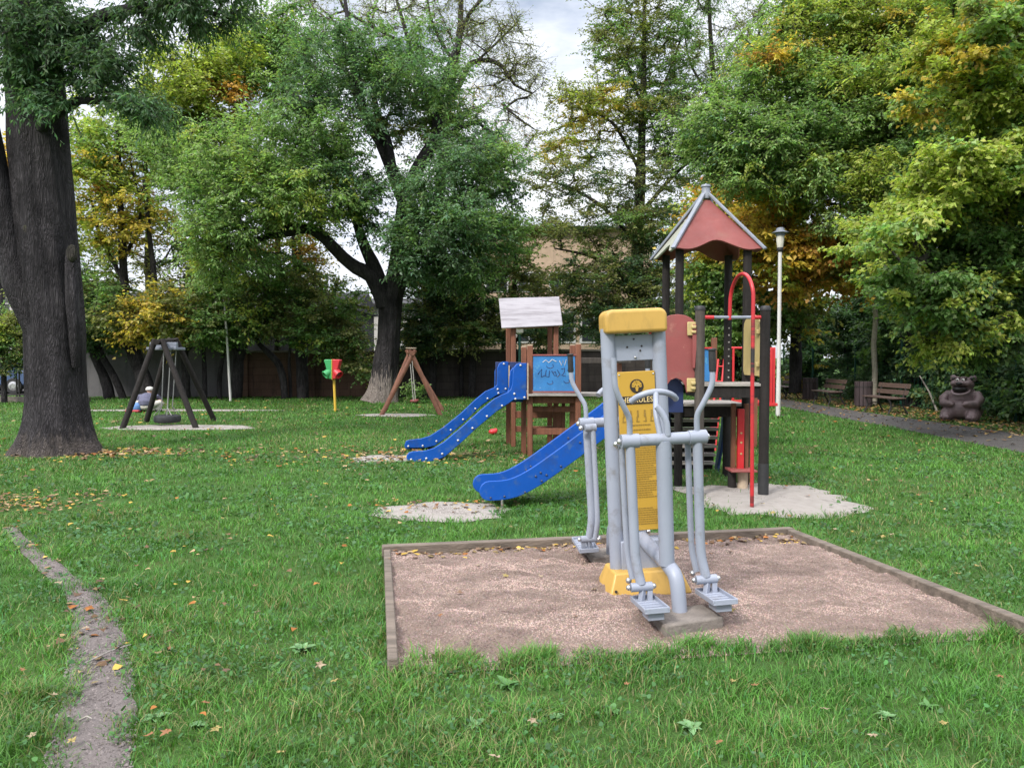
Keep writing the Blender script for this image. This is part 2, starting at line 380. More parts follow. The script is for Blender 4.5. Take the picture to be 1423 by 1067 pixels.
# gravel grains
n = 110000
u, v = rng.random(n), rng.random(n)
P = ((np.array(BL)[None]*(1-u)[:, None]+np.array(BR)[None]*u[:, None])*(1-v)[:, None] + (np.array(FL)[None]*(1-u)[:, None]+np.array(FR)[None]*u[:, None])*v[:, None])
P[:, 2] = pith(P[:, 0], P[:, 1]); kk_ = ((P[:, 0]-FL0.x)*(-_dn.x)+(P[:, 1]-FL0.y)*(-_dn.y)) > -.07*rng.random(n); P = P[kk_]; n = len(P)
r = rng.uniform(.003, .007, n); a0 = rng.random(n)*6.28; vv = []
for k in range(3):
    a = a0 + k*2.094; vv.append(np.stack([P[:, 0]+r*np.cos(a)*rng.uniform(.7, 1.3, n), P[:, 1]+r*np.sin(a), P[:, 2]+rng.uniform(-.2, .4, n)*r], 1))
vv.append(P+np.stack([rng.normal(0, .2, n)*r, rng.normal(0, .2, n)*r, r*rng.uniform(.7, 1.2, n)], 1))
V = np.stack(vv, 1).reshape(-1, 3)
tri = np.array([[0, 1, 3], [1, 2, 3], [2, 0, 3]]); L = (np.arange(n)[:, None, None]*4+tri[None]).reshape(-1)
base = np.array([.295, .218, .188])[None]*(.3+1.3*fbm(P[:, 0]*3.6, P[:, 1]*6.5, 77))[:, None]*rng.uniform(.6, 1.3, n)[:, None]*(1+rng.normal(0, .05, (n, 3)))
tag(npmesh('gravel_grains', V, L, np.arange(0, len(L), 3), M_stone, col=np.repeat(base, 4, 0)), kind='stuff')
def edging(a, b, label, w=.075, h=.12, gapz=0):
    t = Vector(b)-Vector(a); m = MB(); 
    k = max(2, int(t.length/.25)); 
    m.beam(Vector(a)+Vector((0, 0, h/2-.01)), Vector(b)+Vector((0, 0, h/2-.01)), w, h)
    tag(m.build('timber_edging', M_timber, bevel=.008), label, 'timber edging', 'timber edging boards round the gravel pit')
FL, FR = FL0, FR0; dL = (FL-BL).normalized(); dB = (BR-BL).normalized(); dR = (FR-BR).normalized()
edging(BL-dB*.04, BR+dB*.04, 'long grey timber board along the back of the gravel pit')
edging(BL+dL*.045, FL+dL*.02, 'grey timber board at the narrow grassy side of the gravel pit beside the dirt trail', w=.052, h=.1)
edging(BR+dR*.045, FR+dR*.6, 'mossy timber board on the side of the gravel pit nearest the asphalt path', h=.115)
# dirt trail ---------------------------------------------------------
tl = [(8, 735), (28, 765), (52, 785), (92, 822), (107, 850), (108, 885), (100, 920), (96, 960), (84, 1020), (70, 1075), (60, 1130)]
tr = [(20, 735), (46, 762), (82, 788), (136, 828), (160, 860), (168, 890), (174, 925), (178, 960), (180, 1020), (172, 1075), (168, 1130)]
def trail(tl, tr):
    A = [gp(*p) for p in tl]; B = [gp(*p) for p in tr]; vs = []; fs = []; NS = 8; NT = 10
    L2, R2 = [], []
    for i in range(len(A)-1):
        for k in range(NS):
            t = k/NS; a = A[i].lerp(A[i+1], t); b = B[i].lerp(B[i+1], t)
            j = -.03+.06*(float(vnoise(np.array([a.y*6]), np.array([1.]), 8)[0])-.5); a = a+Vector((j, 0, 0))
            j = .03+.06*(float(vnoise(np.array([b.y*6]), np.array([7.]), 9)[0])-.5); b = b+Vector((j, 0, 0))
            L2.append(a); R2.append(b)
    for i, (a, b) in enumerate(zip(L2, R2)):
        for k in range(NT+1):
            t = k/NT; p = a.lerp(b, t); vs.append((p.x, p.y, .006+.02*float(fbm(np.array([p.x*7]), np.array([p.y*7]), 4)[0])*min(1, 6*t*(1-t))))
    for i in range(len(L2)-1):
        for k in range(NT):
            q = i*(NT+1)+k; fs.append((q, q+1, q+NT+2, q+NT+1))
    tag(MB().add(vs, fs).build('dirt_path', M_dirt, smooth=180), kind='structure')
    return [(p.x+.05, p.y) for p in L2]+[(p.x-.05, p.y) for p in reversed(R2)]
trailpoly = trail(tl, tr); HOLES.append((trailpoly, .02))
# asphalt path along the fence --------------------------------------
pl = [(8.1, 4), (8.15, 10), (8.25, 16), (8.3, 24), (8.0, 32), (7.5, 42)]; pr = [(10.3, 4), (10.25, 10), (10.15, 15), (9.75, 21), (9.75, 32), (9.2, 42)]
m = MB(); m.add([(*p, .006) for p in pl]+[(*p, .006) for p in pr], [(i, i+1, 7+i, 6+i) for i in range(5)])
tag(m.build('asphalt_path', M_asph, smooth=0), kind='structure'); PATHPOLY = pl+pr[::-1]; HOLES.append((PATHPOLY, 0))
# street behind the big tree at the far left
m = MB(); m.add([(-70, 30.2, .008), (-18.6, 30.2, .008), (-24, 60, .008), (-70, 60, .008)], [(0, 1, 2, 3)])
tag(m.build('street', M_asph, smooth=0), kind='structure')
# worn leafy patches: less grass
WORN = [(blob((X(20, 8.0), 8.0), 1.0, .55, seed=31), .3), (blob((X(170, 12.4), 12.2), 1.1, .5, seed=32), .4), (blob((-1.9, 11.9), 1.8, .7, seed=33), .45), (blob((1.0, 11.5), 1.3, 1.0, seed=34), .6), (blob((-7.4, 12.3), .95, .75, seed=36), .02),
        (blob((2.2, 9.3), .9, .8, seed=35), .4), ([(10.1, 4), (10.1, 16), (9.7, 21), (9.7, 40), (11.2, 40), (11.0, 18), (11.8, 4)], .45), ([(11.2, 4), (11.0, 18), (11.2, 40), (16, 40), (16, 4)], .06)]
# ---- grass ----------------------------------------------------------
def scatter(y0, y1, dens, spread=1.0):
    xr = (max(X(1423, y1), -X(0, y1)))*1.18+.8
    n = int(dens*2*xr*(y1-y0)); x = rng.uniform(-xr, xr, n); y = rng.uniform(y0, y1, n)
    k = np.abs(x) < (CX/F*y*1.18+.8); return x[k], y[k]
def keepmask(x, y):
    wob = .2*(fbm(x*6, y*6, 40)-.5)+rng.normal(0, .025, x.shape); wob2 = .2*(fbm(x*6+50, y*6, 41)-.5)+rng.normal(0, .04, x.shape)
    keep = np.ones(x.shape); 
    for out, f in HOLES + WORN:
        w = .15 if f == 0 and len(out) == 63 else 1
        keep = np.where(inpoly(x+wob*w, y+wob2*w, out), np.minimum(keep, f), keep)
    return rng.random(x.shape) < keep
AX, AY, AH, AW = [], [], [], []
for (y0, y1, dens, h, w) in ((2.2, 3.6, 8500, .05, .0042), (3.6, 5.2, 5200, .05, .0048), (5.2, 8, 2600, .05, .006), (8, 12, 1150, .05, .0085), (12, 18, 520, .052, .012), (18, 30, 200, .055, .019)):
    x, y = scatter(y0, y1, dens); k = keepmask(x, y); x, y = x[k], y[k]
    t = fbm(x*1.1, y*1.1, 50); t2 = vnoise(x*5.5, y*5.5, 51)
    hh = h*(.33+.5*t+.8*t2**2)*rng.uniform(.6, 1.35, x.shape)
    d = rng.random(x.shape) < (.3+.85*t2); x, y, hh = x[d], y[d], hh[d]
    AX.append(x); AY.append(y); AH.append(hh); AW.append(w*rng.uniform(.7, 1.3, x.shape))
# longer grass leaning over the front edge of the pit and along the boards
def fringe(a, b, n, wid, h, y=0):
    t = rng.random(n); q = rng.normal(0, wid, n)
    AX.append(a.x+(b.x-a.x)*t); AY.append(a.y+(b.y-a.y)*t - np.abs(q)*1.0 + y); AH.append(h*rng.uniform(.5, 1.3, n)); AW.append(rng.uniform(.004, .006, n))
fringe(FL0, FR0, 2200, .08, .05, .05)
for q_ in range(34):
    u_ = random.random(); c_0 = FL0.lerp(FR0, u_); fringe(c_0-dB*.09, c_0+dB*.09, 110, .05, random.uniform(.04, .085), random.uniform(.02, .17))
fringe(BR+Vector((.1, 0, 0)), FR+dR*.6+Vector((.12, .1, 0)), 1500, .04, .09, .06)
fringe(BL+Vector((0, .2, 0)), BR+Vector((0, .2, 0)), 1800, .05, .09)
x = np.concatenate(AX); y = np.concatenate(AY); h = np.concatenate(AH); w = np.concatenate(AW); n = len(x)
a = rng.random(n)*6.283; ln = h*rng.uniform(.35, 1.7, n); th = a+rng.normal(1.57, .5, n)
lx, ly = np.cos(a)*ln, np.sin(a)*ln; sx, sy = np.cos(th)*w/2, np.sin(th)*w/2
z0 = np.zeros(n)
V = np.stack([np.stack([x-sx, y-sy, z0], 1), np.stack([x+sx, y+sy, z0], 1),
              np.stack([x+lx*.3-sx*.8, y+ly*.3-sy*.8, h*.62], 1), np.stack([x+lx*.3+sx*.8, y+ly*.3+sy*.8, h*.62], 1),
              np.stack([x+lx, y+ly, h], 1)], 1).reshape(-1, 3)
fl = np.array([0, 1, 3, 2, 2, 3, 4]); Lp = (np.arange(n)[:, None]*5+fl[None]).reshape(-1)
st = (np.arange(n)[:, None]*7+np.array([0, 4])[None]).reshape(-1)
t = fbm(x*.8, y*.8, 60)[:, None]; t2 = fbm(x*2.7, y*2.7, 61)[:, None]
c = np.array([.056, .164, .028])*(1-t)+np.array([.102, .24, .039])*t
c = c*(.62+.8*t2)
dry = (rng.random((n, 1)) < .05+.2*np.clip((fbm(x*.55, y*.55, 62)[:, None]-.45)*5, 0, 1)); c = np.where(dry, np.array([.22, .215, .09]), c)
blu = rng.random((n, 1)) < .06; c = np.where(blu & ~dry, c*np.array([.75, .95, 1.7]), c)
c = c*rng.uniform(.6, 1.45, (n, 1))
tag(npmesh('grass', V, Lp, st, M_grass, col=np.repeat(c, 5, 0)), kind='stuff')
# low round-leaved ground cover between the blades
GX, GY = [], []
for y0, y1, dens in ((2.2, 4, 1300), (4, 7, 600), (7, 12, 220)):
    x, y = scatter(y0, y1, dens); k = keepmask(x, y) & (rng.random(x.shape) < np.clip(2.4*fbm(x*1.6, y*1.6, 90)-.75, .03, 1)); GX.append(x[k]); GY.append(y[k])
x = np.concatenate(GX); y = np.concatenate(GY); n = len(x); a = rng.random(n)*6.283; s = rng.uniform(.006, .015, n)*np.clip(y/4.5, .9, 1.7); zz = rng.uniform(.018, .05, n); tl_ = rng.normal(0, .45, (n, 2))
vv = []
for k, f in enumerate((1, .8, 1, .9, 1, .8)):
    aa = a+k*1.047; dx, dy = np.cos(aa)*s*f, np.sin(aa)*s*f*.85; vv.append(np.stack([x+dx, y+dy, zz+dx*tl_[:, 0]+dy*tl_[:, 1]], 1))
V = np.stack(vv, 1).reshape(-1, 3); c = np.array([.06, .145, .048])*rng.uniform(.55, 1.4, (n, 1))*(1+rng.normal(0, .08, (n, 3)))
tag(npmesh('ground_cover', V, np.arange(n*6), np.arange(0, n*6, 6), M_grass, col=np.repeat(c, 6, 0)), kind='stuff')
# clods and grit on the bare trail
n = 8000; q = rng.integers(0, len(tl)-1, n); u = rng.random(n); v_ = rng.uniform(-.12, 1.12, n)
A_ = np.array([gp(*p) for p in tl]); B_ = np.array([gp(*p) for p in tr]); pa = A_[q]*(1-u)[:, None]+A_[q+1]*u[:, None]; pb = B_[q]*(1-u)[:, None]+B_[q+1]*u[:, None]; P = pa*(1-v_)[:, None]+pb*v_[:, None]
r = rng.uniform(.002, .006, n)*rng.choice([.6, 1, 1.5], n, p=[.5, .4, .1]); P[:, 2] = .012+.012*fbm(P[:, 0]*7, P[:, 1]*7, 4); a0 = rng.random(n)*6.28; vv = []
for k in range(3):
    a = a0+k*2.094; vv.append(np.stack([P[:, 0]+r*1.3*np.cos(a), P[:, 1]+r*1.3*np.sin(a), P[:, 2]-.2*r], 1))
vv.append(P+np.stack([0*r, 0*r, r*.8], 1)); V = np.stack(vv, 1).reshape(-1, 3); Lp = (np.arange(n)[:, None, None]*4+tri[None]).reshape(-1)
c = np.array([.17, .147, .14])[None]*rng.uniform(.5, 1.35, (n, 1)); tag(npmesh('trail_grit', V, Lp, np.arange(0, len(Lp), 3), M_stone, col=np.repeat(c, 4, 0)), kind='stuff')
# grit and crumbs on the sand
SP = []
for (cx_, cy_, ax_, ay_, k) in ((2.83, 8.3, .75, .75, 8000), (-.72, 7.65, .55, .36, 3500), (-1.85, 11.6, .45, .3, 900)):
    a = rng.random(k)*6.283; q = rng.random(k)**.5; SP.append(np.stack([cx_+ax_*q*np.cos(a), cy_+ay_*q*np.sin(a), .012+.03*(1-q)*.5+0*q], 1))
P = np.concatenate(SP); n = len(P); r = rng.uniform(.003, .008, n); a0 = rng.random(n)*6.28; vv = []
for k in range(3):
    a = a0+k*2.094; vv.append(np.stack([P[:, 0]+r*1.3*np.cos(a), P[:, 1]+r*1.3*np.sin(a), P[:, 2]-.3*r], 1))
vv.append(P+np.stack([0*r, 0*r, r*.9], 1)); V = np.stack(vv, 1).reshape(-1, 3); Lp = (np.arange(n)[:, None, None]*4+tri[None]).reshape(-1)
c = np.array([.33, .3, .28])[None]*rng.uniform(.6, 1.15, (n, 1)); tag(npmesh('sand_crumbs', V, Lp, np.arange(0, len(Lp), 3), M_stone, col=np.repeat(c, 4, 0)), kind='stuff')
# ---- broad-leaved weeds in the lawn ----------------------------------
def leafshape(L, Wd, fold=.15, droop=.25, n=5):
    vs = [(0, 0, 0)]; fs = []
    for i in range(1, n):
        t = i/n; ww = Wd*math.sin(math.pi*t**.75)*.5
        zc = L*(.5*t-droop*2*t*t); vs += [(-ww, L*t, zc+fold*ww), (0, L*t, zc), (ww, L*t, zc+fold*ww)]
    vs.append((0, L, L*(.5-droop*2)))
    fs += [(0, 2, 1), (0, 3, 2)]
    for i in range(n-2):
        b = 1+3*i; fs += [(b, b+1, b+4, b+3), (b+1, b+2, b+5, b+4)]
    b = 1+3*(n-2); e = len(vs)-1; fs += [(b, b+1, e), (b+1, b+2, e)]
    return vs, fs
M_weed = pmat('broad_weed_leaf', (.07, .17, .045), .5, .3, 14, .1, spec=.4)
M_weed2 = pmat('pale_weed_leaf', (.13, .25, .1), .5, .25, 14, .1, spec=.4)
weedpx = [(705, 955, 1.2, 'dark weed rosette in the grass just below the front edge of the gravel pit', 0), (660, 1010, .9, 'small weed rosette near the bottom middle of the lawn', 1), (960, 1015, 1.0, 'pale blue green weed in the lawn below the footing', 1),
          (770, 1000, .8, 'low weed with pale leaves in the front lawn', 1), (215, 1000, 1.1, 'pale rosette weed beside the bare trail at the bottom', 1), (275, 1010, 1.0, 'grey green weed between the trail and the orange leaves', 1), (420, 905, 1.2, 'broad weed leaves standing in the lawn left of the pit', 1), (380, 930, .9, 'second broad leaved weed left of the pit', 0),
          (700, 1020, .8, 'tiny pale weed at the very front of the lawn', 0), (1235, 1000, .9, 'weed with pale leaves in the right front lawn', 1), (735, 775, 1.5, 'green weed tuft growing against the back timber board', 0), (850, 990, .9, 'weed in the grass below the left pedal', 0), (1290, 985, .8, 'leafy weed near the front right corner of the lawn', 0)]
for px, py, s, lb, mt in weedpx:
    p = gp(px, py); m = MB(); k = random.randint(7, 11)
    for i in range(k):
        a = 2*math.pi*i/k+random.uniform(-.3, .3); L = .055*s*random.uniform(.6, 1.2)
        vs, fs = leafshape(L, L*random.uniform(.45, .7), .25, random.uniform(.05, .3)); R = Matrix.Rotation(a, 3, 'Z') @ Matrix.Rotation(random.uniform(-.25, .25), 3, 'X')
        m.add([R @ Vector(v)+Vector((0, 0, .01)) for v in vs], fs)
    o = m.build('weed_plant', (M_weed, M_weed2)[mt], smooth=60); o.location = p + Vector((0, 0, .0 if py > 790 else .01)); tag(o, lb, 'weed', 'broad leaved weeds in the lawn')
# ---- fallen leaves ----------------------------------------------------
def mapleleaf(s):
    pts = []
    prof = [(0, .1), (18, .55), (30, .38), (45, .35), (62, .95), (75, .55), (90, .45), (105, .55)]
    ang = [-90, -60, -25, 0, 25, 45, 65, 90, 115, 135, 155, 180, 205, 240]
    rad = [.12, .42, .62, .34, .86, .42, .55, 1.0, .55, .42, .86, .34, .62, .42]
    for a, r in zip(ang, rad): pts.append((r*s*math.cos(math.radians(a)), r*s*math.sin(math.radians(a)), s*(.10+.28*(r-.5)**2*random.uniform(.3, 1.6)+random.uniform(-.12, .16))))
    vs = pts+[(0, 0, s*.06)]; c = len(pts)
    return vs, [(i, (i+1) % c, c) for i in range(c)]
leafcols = [('yellow', (.3, .235, .08)), ('pale tan', (.3, .23, .15)), ('orange brown', (.22, .1, .04)), ('brown', (.17, .1, .06))]
M_fl = [pmat('fallen_%s_leaf' % c[0].replace(' ', '_'), c[1], .7, .25, 25, .1) for c in leafcols]
leafmesh = []
for k, mt in enumerate(M_fl):
    for q in range(2):
        vs, fs = mapleleaf(.036); o = MB().add(vs, fs).build('fallen_leaf', mt, smooth=30); leafmesh.append((k, o.data)); bpy.data.objects.remove(o)
big = [(285, 976, 2, 1.3), (232, 1016, 2, 1.2), (210, 1020, 2, 1.1), (465, 946, 0, 1.2), (358, 850, 1, 1.0), (188, 812, 1, .9), (250, 738, 2, 1.3), (1048, 952, 2, 1.0), (1145, 985, 1, 1.1), (1330, 797, 0, 1.3), (1356, 786, 0, 1.2), (1310, 1005, 0, 1), (1215, 1022, 1, 1), (1228, 745, 0, 1.2), (1240, 742, 1, 1), (376, 613, 2, 2.2), (120, 872, 1, 1), (100, 1030, 0, 1.1), (45, 1022, 1, .9), (75, 965, 1, .9), (390, 1045, 0, 1), (870, 950, 2, .8), (690, 1052, 1, 1.2), (350, 700, 1, 1.1), (310, 720, 0, 1), (180, 735, 0, 1), (115, 665, 1, 1.2), (440, 690, 1, 1), (1060, 700, 0, 1.4), (1075, 712, 0, 1.3), (1160, 735, 1, 1), (800, 645, 1, 1.2), (55, 885, 2, .9), (30, 930, 2, .8), (580, 860, 1, .8), (1000, 1030, 2, .9), (235, 900, 2, .8), (1390, 940, 2, .9)]
def put_leaf(p, k, s, lb, grp):
    me = random.choice([m for kk, m in leafmesh if kk == k]); o = bpy.data.objects.new('fallen_leaf', me); COL.objects.link(o)
    o.location = p; o.rotation_euler = (random.uniform(-.35, .35), random.uniform(-.35, .35), random.uniform(0, 6.28)); o.scale = (s, s, s); tag(o, lb, 'leaf', grp)
for px, py, k, s in big:
    p = gp(px, py, .045); put_leaf(p, k, s*.8, '%s fallen leaf lying on the lawn or dirt trail' % leafcols[k][0], 'scattered fallen leaves on the lawn')
for i in range(14):
    px = random.uniform(20, 1400); py = 600+430*random.random()**1.4; p = gp(px, py, .04)
    if 530 < px < 1423 and 735 < py < 945: continue
    k = random.choice([0, 1, 1, 2, 3]); put_leaf(p, k, random.uniform(.7, 1.2), '%s fallen leaf lying on the lawn or dirt trail' % leafcols[k][0], 'scattered fallen leaves on the lawn')
for i in range(26):
    u = random.random(); v = random.random()**2*.9; p = (BL*(1-u)+BR*u)*(1-v)+(FL*(1-u)+FR*u)*v
    p = Vector((p.x, p.y, float(pith(np.array([p.x]), np.array([p.y]))[0])+.01)); k = random.choice([0, 1, 2, 3, 3]); put_leaf(p, k, random.uniform(.6, 1.05), '%s fallen leaf lying on the gravel of the pit' % leafcols[k][0], 'fallen leaves on the gravel pit')
# dense litter, one mass
LX, LY, LZ = [], [], []
def litter(fx, n):
    for i in range(n):
        p = fx(); LX.append(p[0]); LY.append(p[1]); LZ.append(p[2] if len(p) > 2 else .02)
def lit_pit():
    u = random.random()**.8; v = abs(random.gauss(0, .05)); p = (BL*(1-u)+BR*u)*(1-v)+(FL*(1-u)+FR*u)*v; return (p.x, p.y, float(pith(np.array([p.x]), np.array([p.y]))[0])+.006)
litter(lit_pit, 330)
litter(lambda: (random.gauss(2.25, .12), BR.y-.12-abs(random.gauss(0, .12)), .05), 60)
litter(lambda: (random.gauss(10.6, .45), random.uniform(9, 33), .02), 2600)
litter(lambda: (random.gauss(11.9, .5), random.uniform(9, 33), .02), 1500)
litter(lambda: (random.uniform(8.2, 10.2), random.uniform(7, 33), .014), 420)
litter(lambda: (X(20, 8)+random.gauss(0, .55), 8+random.gauss(0, .35), .02), 420)
litter(lambda: (X(150, 12.2)+random.gauss(0, .8), 12.1+random.gauss(0, .35), .02), 420)
litter(lambda: (random.gauss(-2.0, 1.2), random.gauss(11.8, .6), .02), 500)
litter(lambda: (random.gauss(-.75, .6), random.gauss(7.85, .2), .02), 110)
litter(lambda: (random.uniform(-12, 8), random.uniform(6, 27), .04), 800)
litter(lambda: (random.uniform(-2.9, -1.2), random.uniform(2.8, 6.5), .045), 60)
def lit_trail():
    i = random.randrange(len(tl)-4); q = gp(*tl[i]).lerp(gp(*tr[i]), random.uniform(-.15, 1.15)); return (q.x+random.gauss(0, .06), q.y+random.gauss(0, .1), .022)
litter(lit_trail, 60)
n = len(LX); P = np.stack([LX, LY, LZ], 1); a = rng.random(n)*6.28; s = rng.uniform(.018, .042, n)*np.clip(P[:, 1]/9, .8, 1.5)
vv = []
for k, rr_ in enumerate((1, .6, 1, .6, 1, .55)):
    aa = a+k*1.047; vv.append(P+np.stack([np.cos(aa)*s*rr_, np.sin(aa)*s*rr_, s*rng.uniform(-.1, .55, n)], 1))
V = np.stack(vv, 1).reshape(-1, 3); Lp = np.arange(n*6)
pal = np.array([(.45, .3, .07), (.34, .24, .13), (.3, .12, .035), (.14, .085, .05), (.1, .065, .045), (.22, .16, .08)])
tag(npmesh('leaf_litter', V, Lp, np.arange(0, n*6, 6), M_stone, col=np.repeat(pal[rng.integers(0, 6, n)]*rng.uniform(.7, 1.2, (n, 1)), 6, 0)), kind='stuff')
# small sticks on the trail
for i, (pa, pb, lb) in enumerate((((116, 922), (182, 895), 'thin pale dead twig lying across the dirt trail'), ((110, 1000), (128, 998), 'short pale straw lying on the lower dirt trail'))):
    a, b = gp(*pa, .03), gp(*pb, .035); tag(MB().tube([a, a.lerp(b, .5)+Vector((0, .01, .008)), b], [.004, .004, .002], 6).build('twig', M_greywood), lb, 'twig', 'dead twigs on the trail')
# ================================================================== EXERCISE STATION
st_ = thing('exercise_station', 'two sided grey steel air walker with yellow cap and information board', 'exercise machine', (.858, 4.98, .035), (0, -.047, math.radians(6.6)))
for sx in (-.168, .168):
    MB().tube([(sx, 0, .08), (sx, 0, 1.70)], .046, 24).build('post', M_grey, st_)
def rbox(w, d, h, r, n=6):
    pts = []
    for cx, cy, a0 in ((w/2-r, h/2-r, 0), (-w/2+r, h/2-r, 90)):
        for k in range(n+1):
            a = math.radians(a0+90*k/n); pts.append((cx+r*math.cos(a), cy+r*math.sin(a)))
    return pts+[(-w/2, -h/2), (w/2, -h/2)]
MB().prism(rbox(.405, .2, .152, .05), (0, 0, 1.742), (1, 0, 0), (0, 0, 1), (0, .2, 0)).build('top_cap', M_yellow, st_, bevel=.022, segs=4)
vs = []
for z, a, b in ((0, .27, .185), (.02, .265, .18), (.15, .215, .13)): vs += [(-a, -b, z), (a, -b, z), (a, b, z), (-a, b, z)]
fs = [(0, 3, 2, 1), (8, 9, 10, 11)]+[(4*j+i, 4*j+(i+1) % 4, 4*j+4+(i+1) % 4, 4*j+4+i) for j in (0, 1) for i in range(4)]
bc = MB().add(vs, fs).build('base_cover', M_yellow, st_, bevel=.012, segs=3)
MB().lathe([(.009, 0), (.009, .006)], (-.225, -.178, .05), 12, Matrix.Rotation(math.radians(75), 3, 'X')).build('drain_hole', M_ink, bc)
MB().box((0, 0, .23), (.3, .12, .2)).build('lower_box', M_grey, st_, bevel=.006)
pl_ = MB().box((0, -.004, 1.572), (.27, .012, .165)).build('cross_plate', M_grey, st_, bevel=.003)
hm = MB()
for x, z in ((0, .055), (-.045, .005), (.05, .008), (.04, -.02)): hm.lathe([(.0065, 0), (.0065, .003)], (x, -.011, 1.572+z), 10, Matrix.Rotation(math.pi/2, 3, 'X'))
hm.build('plate_hole', M_ink, pl_)
MB().ball((.005, -.013, 1.51), .009).build('plate_screw', M_steel, pl_)
MB().box((.105, -.03, 1.67), (.016, .012, .03)).build('red_clip', M_redpaint, st_, bevel=.002)
bd = MB().box((.0, -.03, .905), (.246, .012, 1.03)).build('information_board', M_board, st_, bevel=.004)
YB = -.0385
m = MB(); m.lathe([(.045, 0), (.045, .002)], (0, YB+.001, 1.325), 40, Matrix.Rotation(math.pi/2, 3, 'X')); m.box((0, YB, 1.236), (.246, .0022, .052)); m.build('emblem_ground', M_ink, bd)
# horned-head emblem: curls, brow and tapering chin in the board's yellow
m = MB(); YE = YB-.002
def disc(x, z, r, r2=None, n=20): m.prism([(r*math.cos(2*math.pi*k/n), (r2 or r)*math.sin(2*math.pi*k/n)) for k in range(n)], (x, YE, z), (1, 0, 0), (0, 0, 1), (0, .0016, 0))
for x, z, r in ((-.02, 1.337, .012), (.02, 1.337, .012), (-.010, 1.349, .011), (.010, 1.349, .011), (0, 1.353, .010), (-.024, 1.326, .009), (.024, 1.326, .009)): disc(x, z, r)
m.prism([(-.022, .012), (.022, .012), (.017, -.006), (.009, -.016), (.007, -.034), (-.007, -.034), (-.009, -.016), (-.017, -.006)], (0, YE-.0008, 1.327), (1, 0, 0), (0, 0, 1), (0, .0016, 0))
em = m.build('emblem_head', M_board, bd, smooth=0)
m = MB()
for x in (-.0095, .0095): m.prism([(.0045*math.cos(2*math.pi*k/12), .004*math.sin(2*math.pi*k/12)) for k in range(12)], (x, YE-.0025, 1.324), (1, 0, 0), (0, 0, 1), (0, .0012, 0))
m.build('emblem_eyes', M_ink, bd, smooth=0)
def text(body, size, loc, mat, parent, name='lettering', rot=(math.pi/2, 0, 0), sx=1, ext=.0006):
    cu = bpy.data.curves.new(name, 'FONT'); cu.body = body; cu.size = size; cu.align_x = 'CENTER'; cu.align_y = 'CENTER'; cu.extrude = ext; cu.space_character = 1.05
    cu.materials.append(mat); tmp = bpy.data.objects.new('tmp_text', cu); COL.objects.link(tmp); bpy.context.view_layer.update()
    me = bpy.data.meshes.new_from_object(tmp.evaluated_get(bpy.context.evaluated_depsgraph_get())); bpy.data.objects.remove(tmp)
    o = bpy.data.objects.new(name, me); link(o, parent); o.location = loc; o.rotation_euler = rot; o.scale = (sx, 1.0, 1); return o
text('HERKULES', .05, (0, YB-.0018, 1.236), M_cream, bd, sx=.86)
# five exercise pictograms, then faint lines of small print
m = MB()
for i in range(5):
    x = -.092+.046*i; z = 1.135
    m.lathe([(.006, 0), (.006, .001)], (x, YB, z+.03), 10, Matrix.Rotation(math.pi/2, 3, 'X'))
    m.box((x, YB, z+.006), (.009+.003*(i % 2), .0016, .03)); m.box((x+(.006 if i % 2 else -.006), YB, z-.02), (.005, .0016, .025)); m.box((x, YB, z-.037), (.022, .0016, .004))
m.build('pictogram', M_inkfaint, bd, smooth=0)
m = MB(); z = 1.075; random.seed(5)
while z > .43:
    head = z > .99
    x = (-.07 if head else -.112) + random.uniform(0, .006); xe = (.07 if head else .112) - (random.uniform(0, .06) if random.random() < .3 else 0)
    if not (.60 > z > .55):
        while x < xe:
            L = random.uniform(.008, .022); m.box((min(x+L/2, xe), YB, z), (L, .0014, .0045 if not head else .006)); x += L+.004
    z -= .03 if head else .0145
m.build('lettering', M_inkfaint, bd, smooth=0)
m = MB()
for x in (-.112, .112):
    for z in (1.4, .62, .405): m.ball((x, -.038, z), (.006, .003, .006), 8, 5)
m.build('board_screw', M_steel, bd)
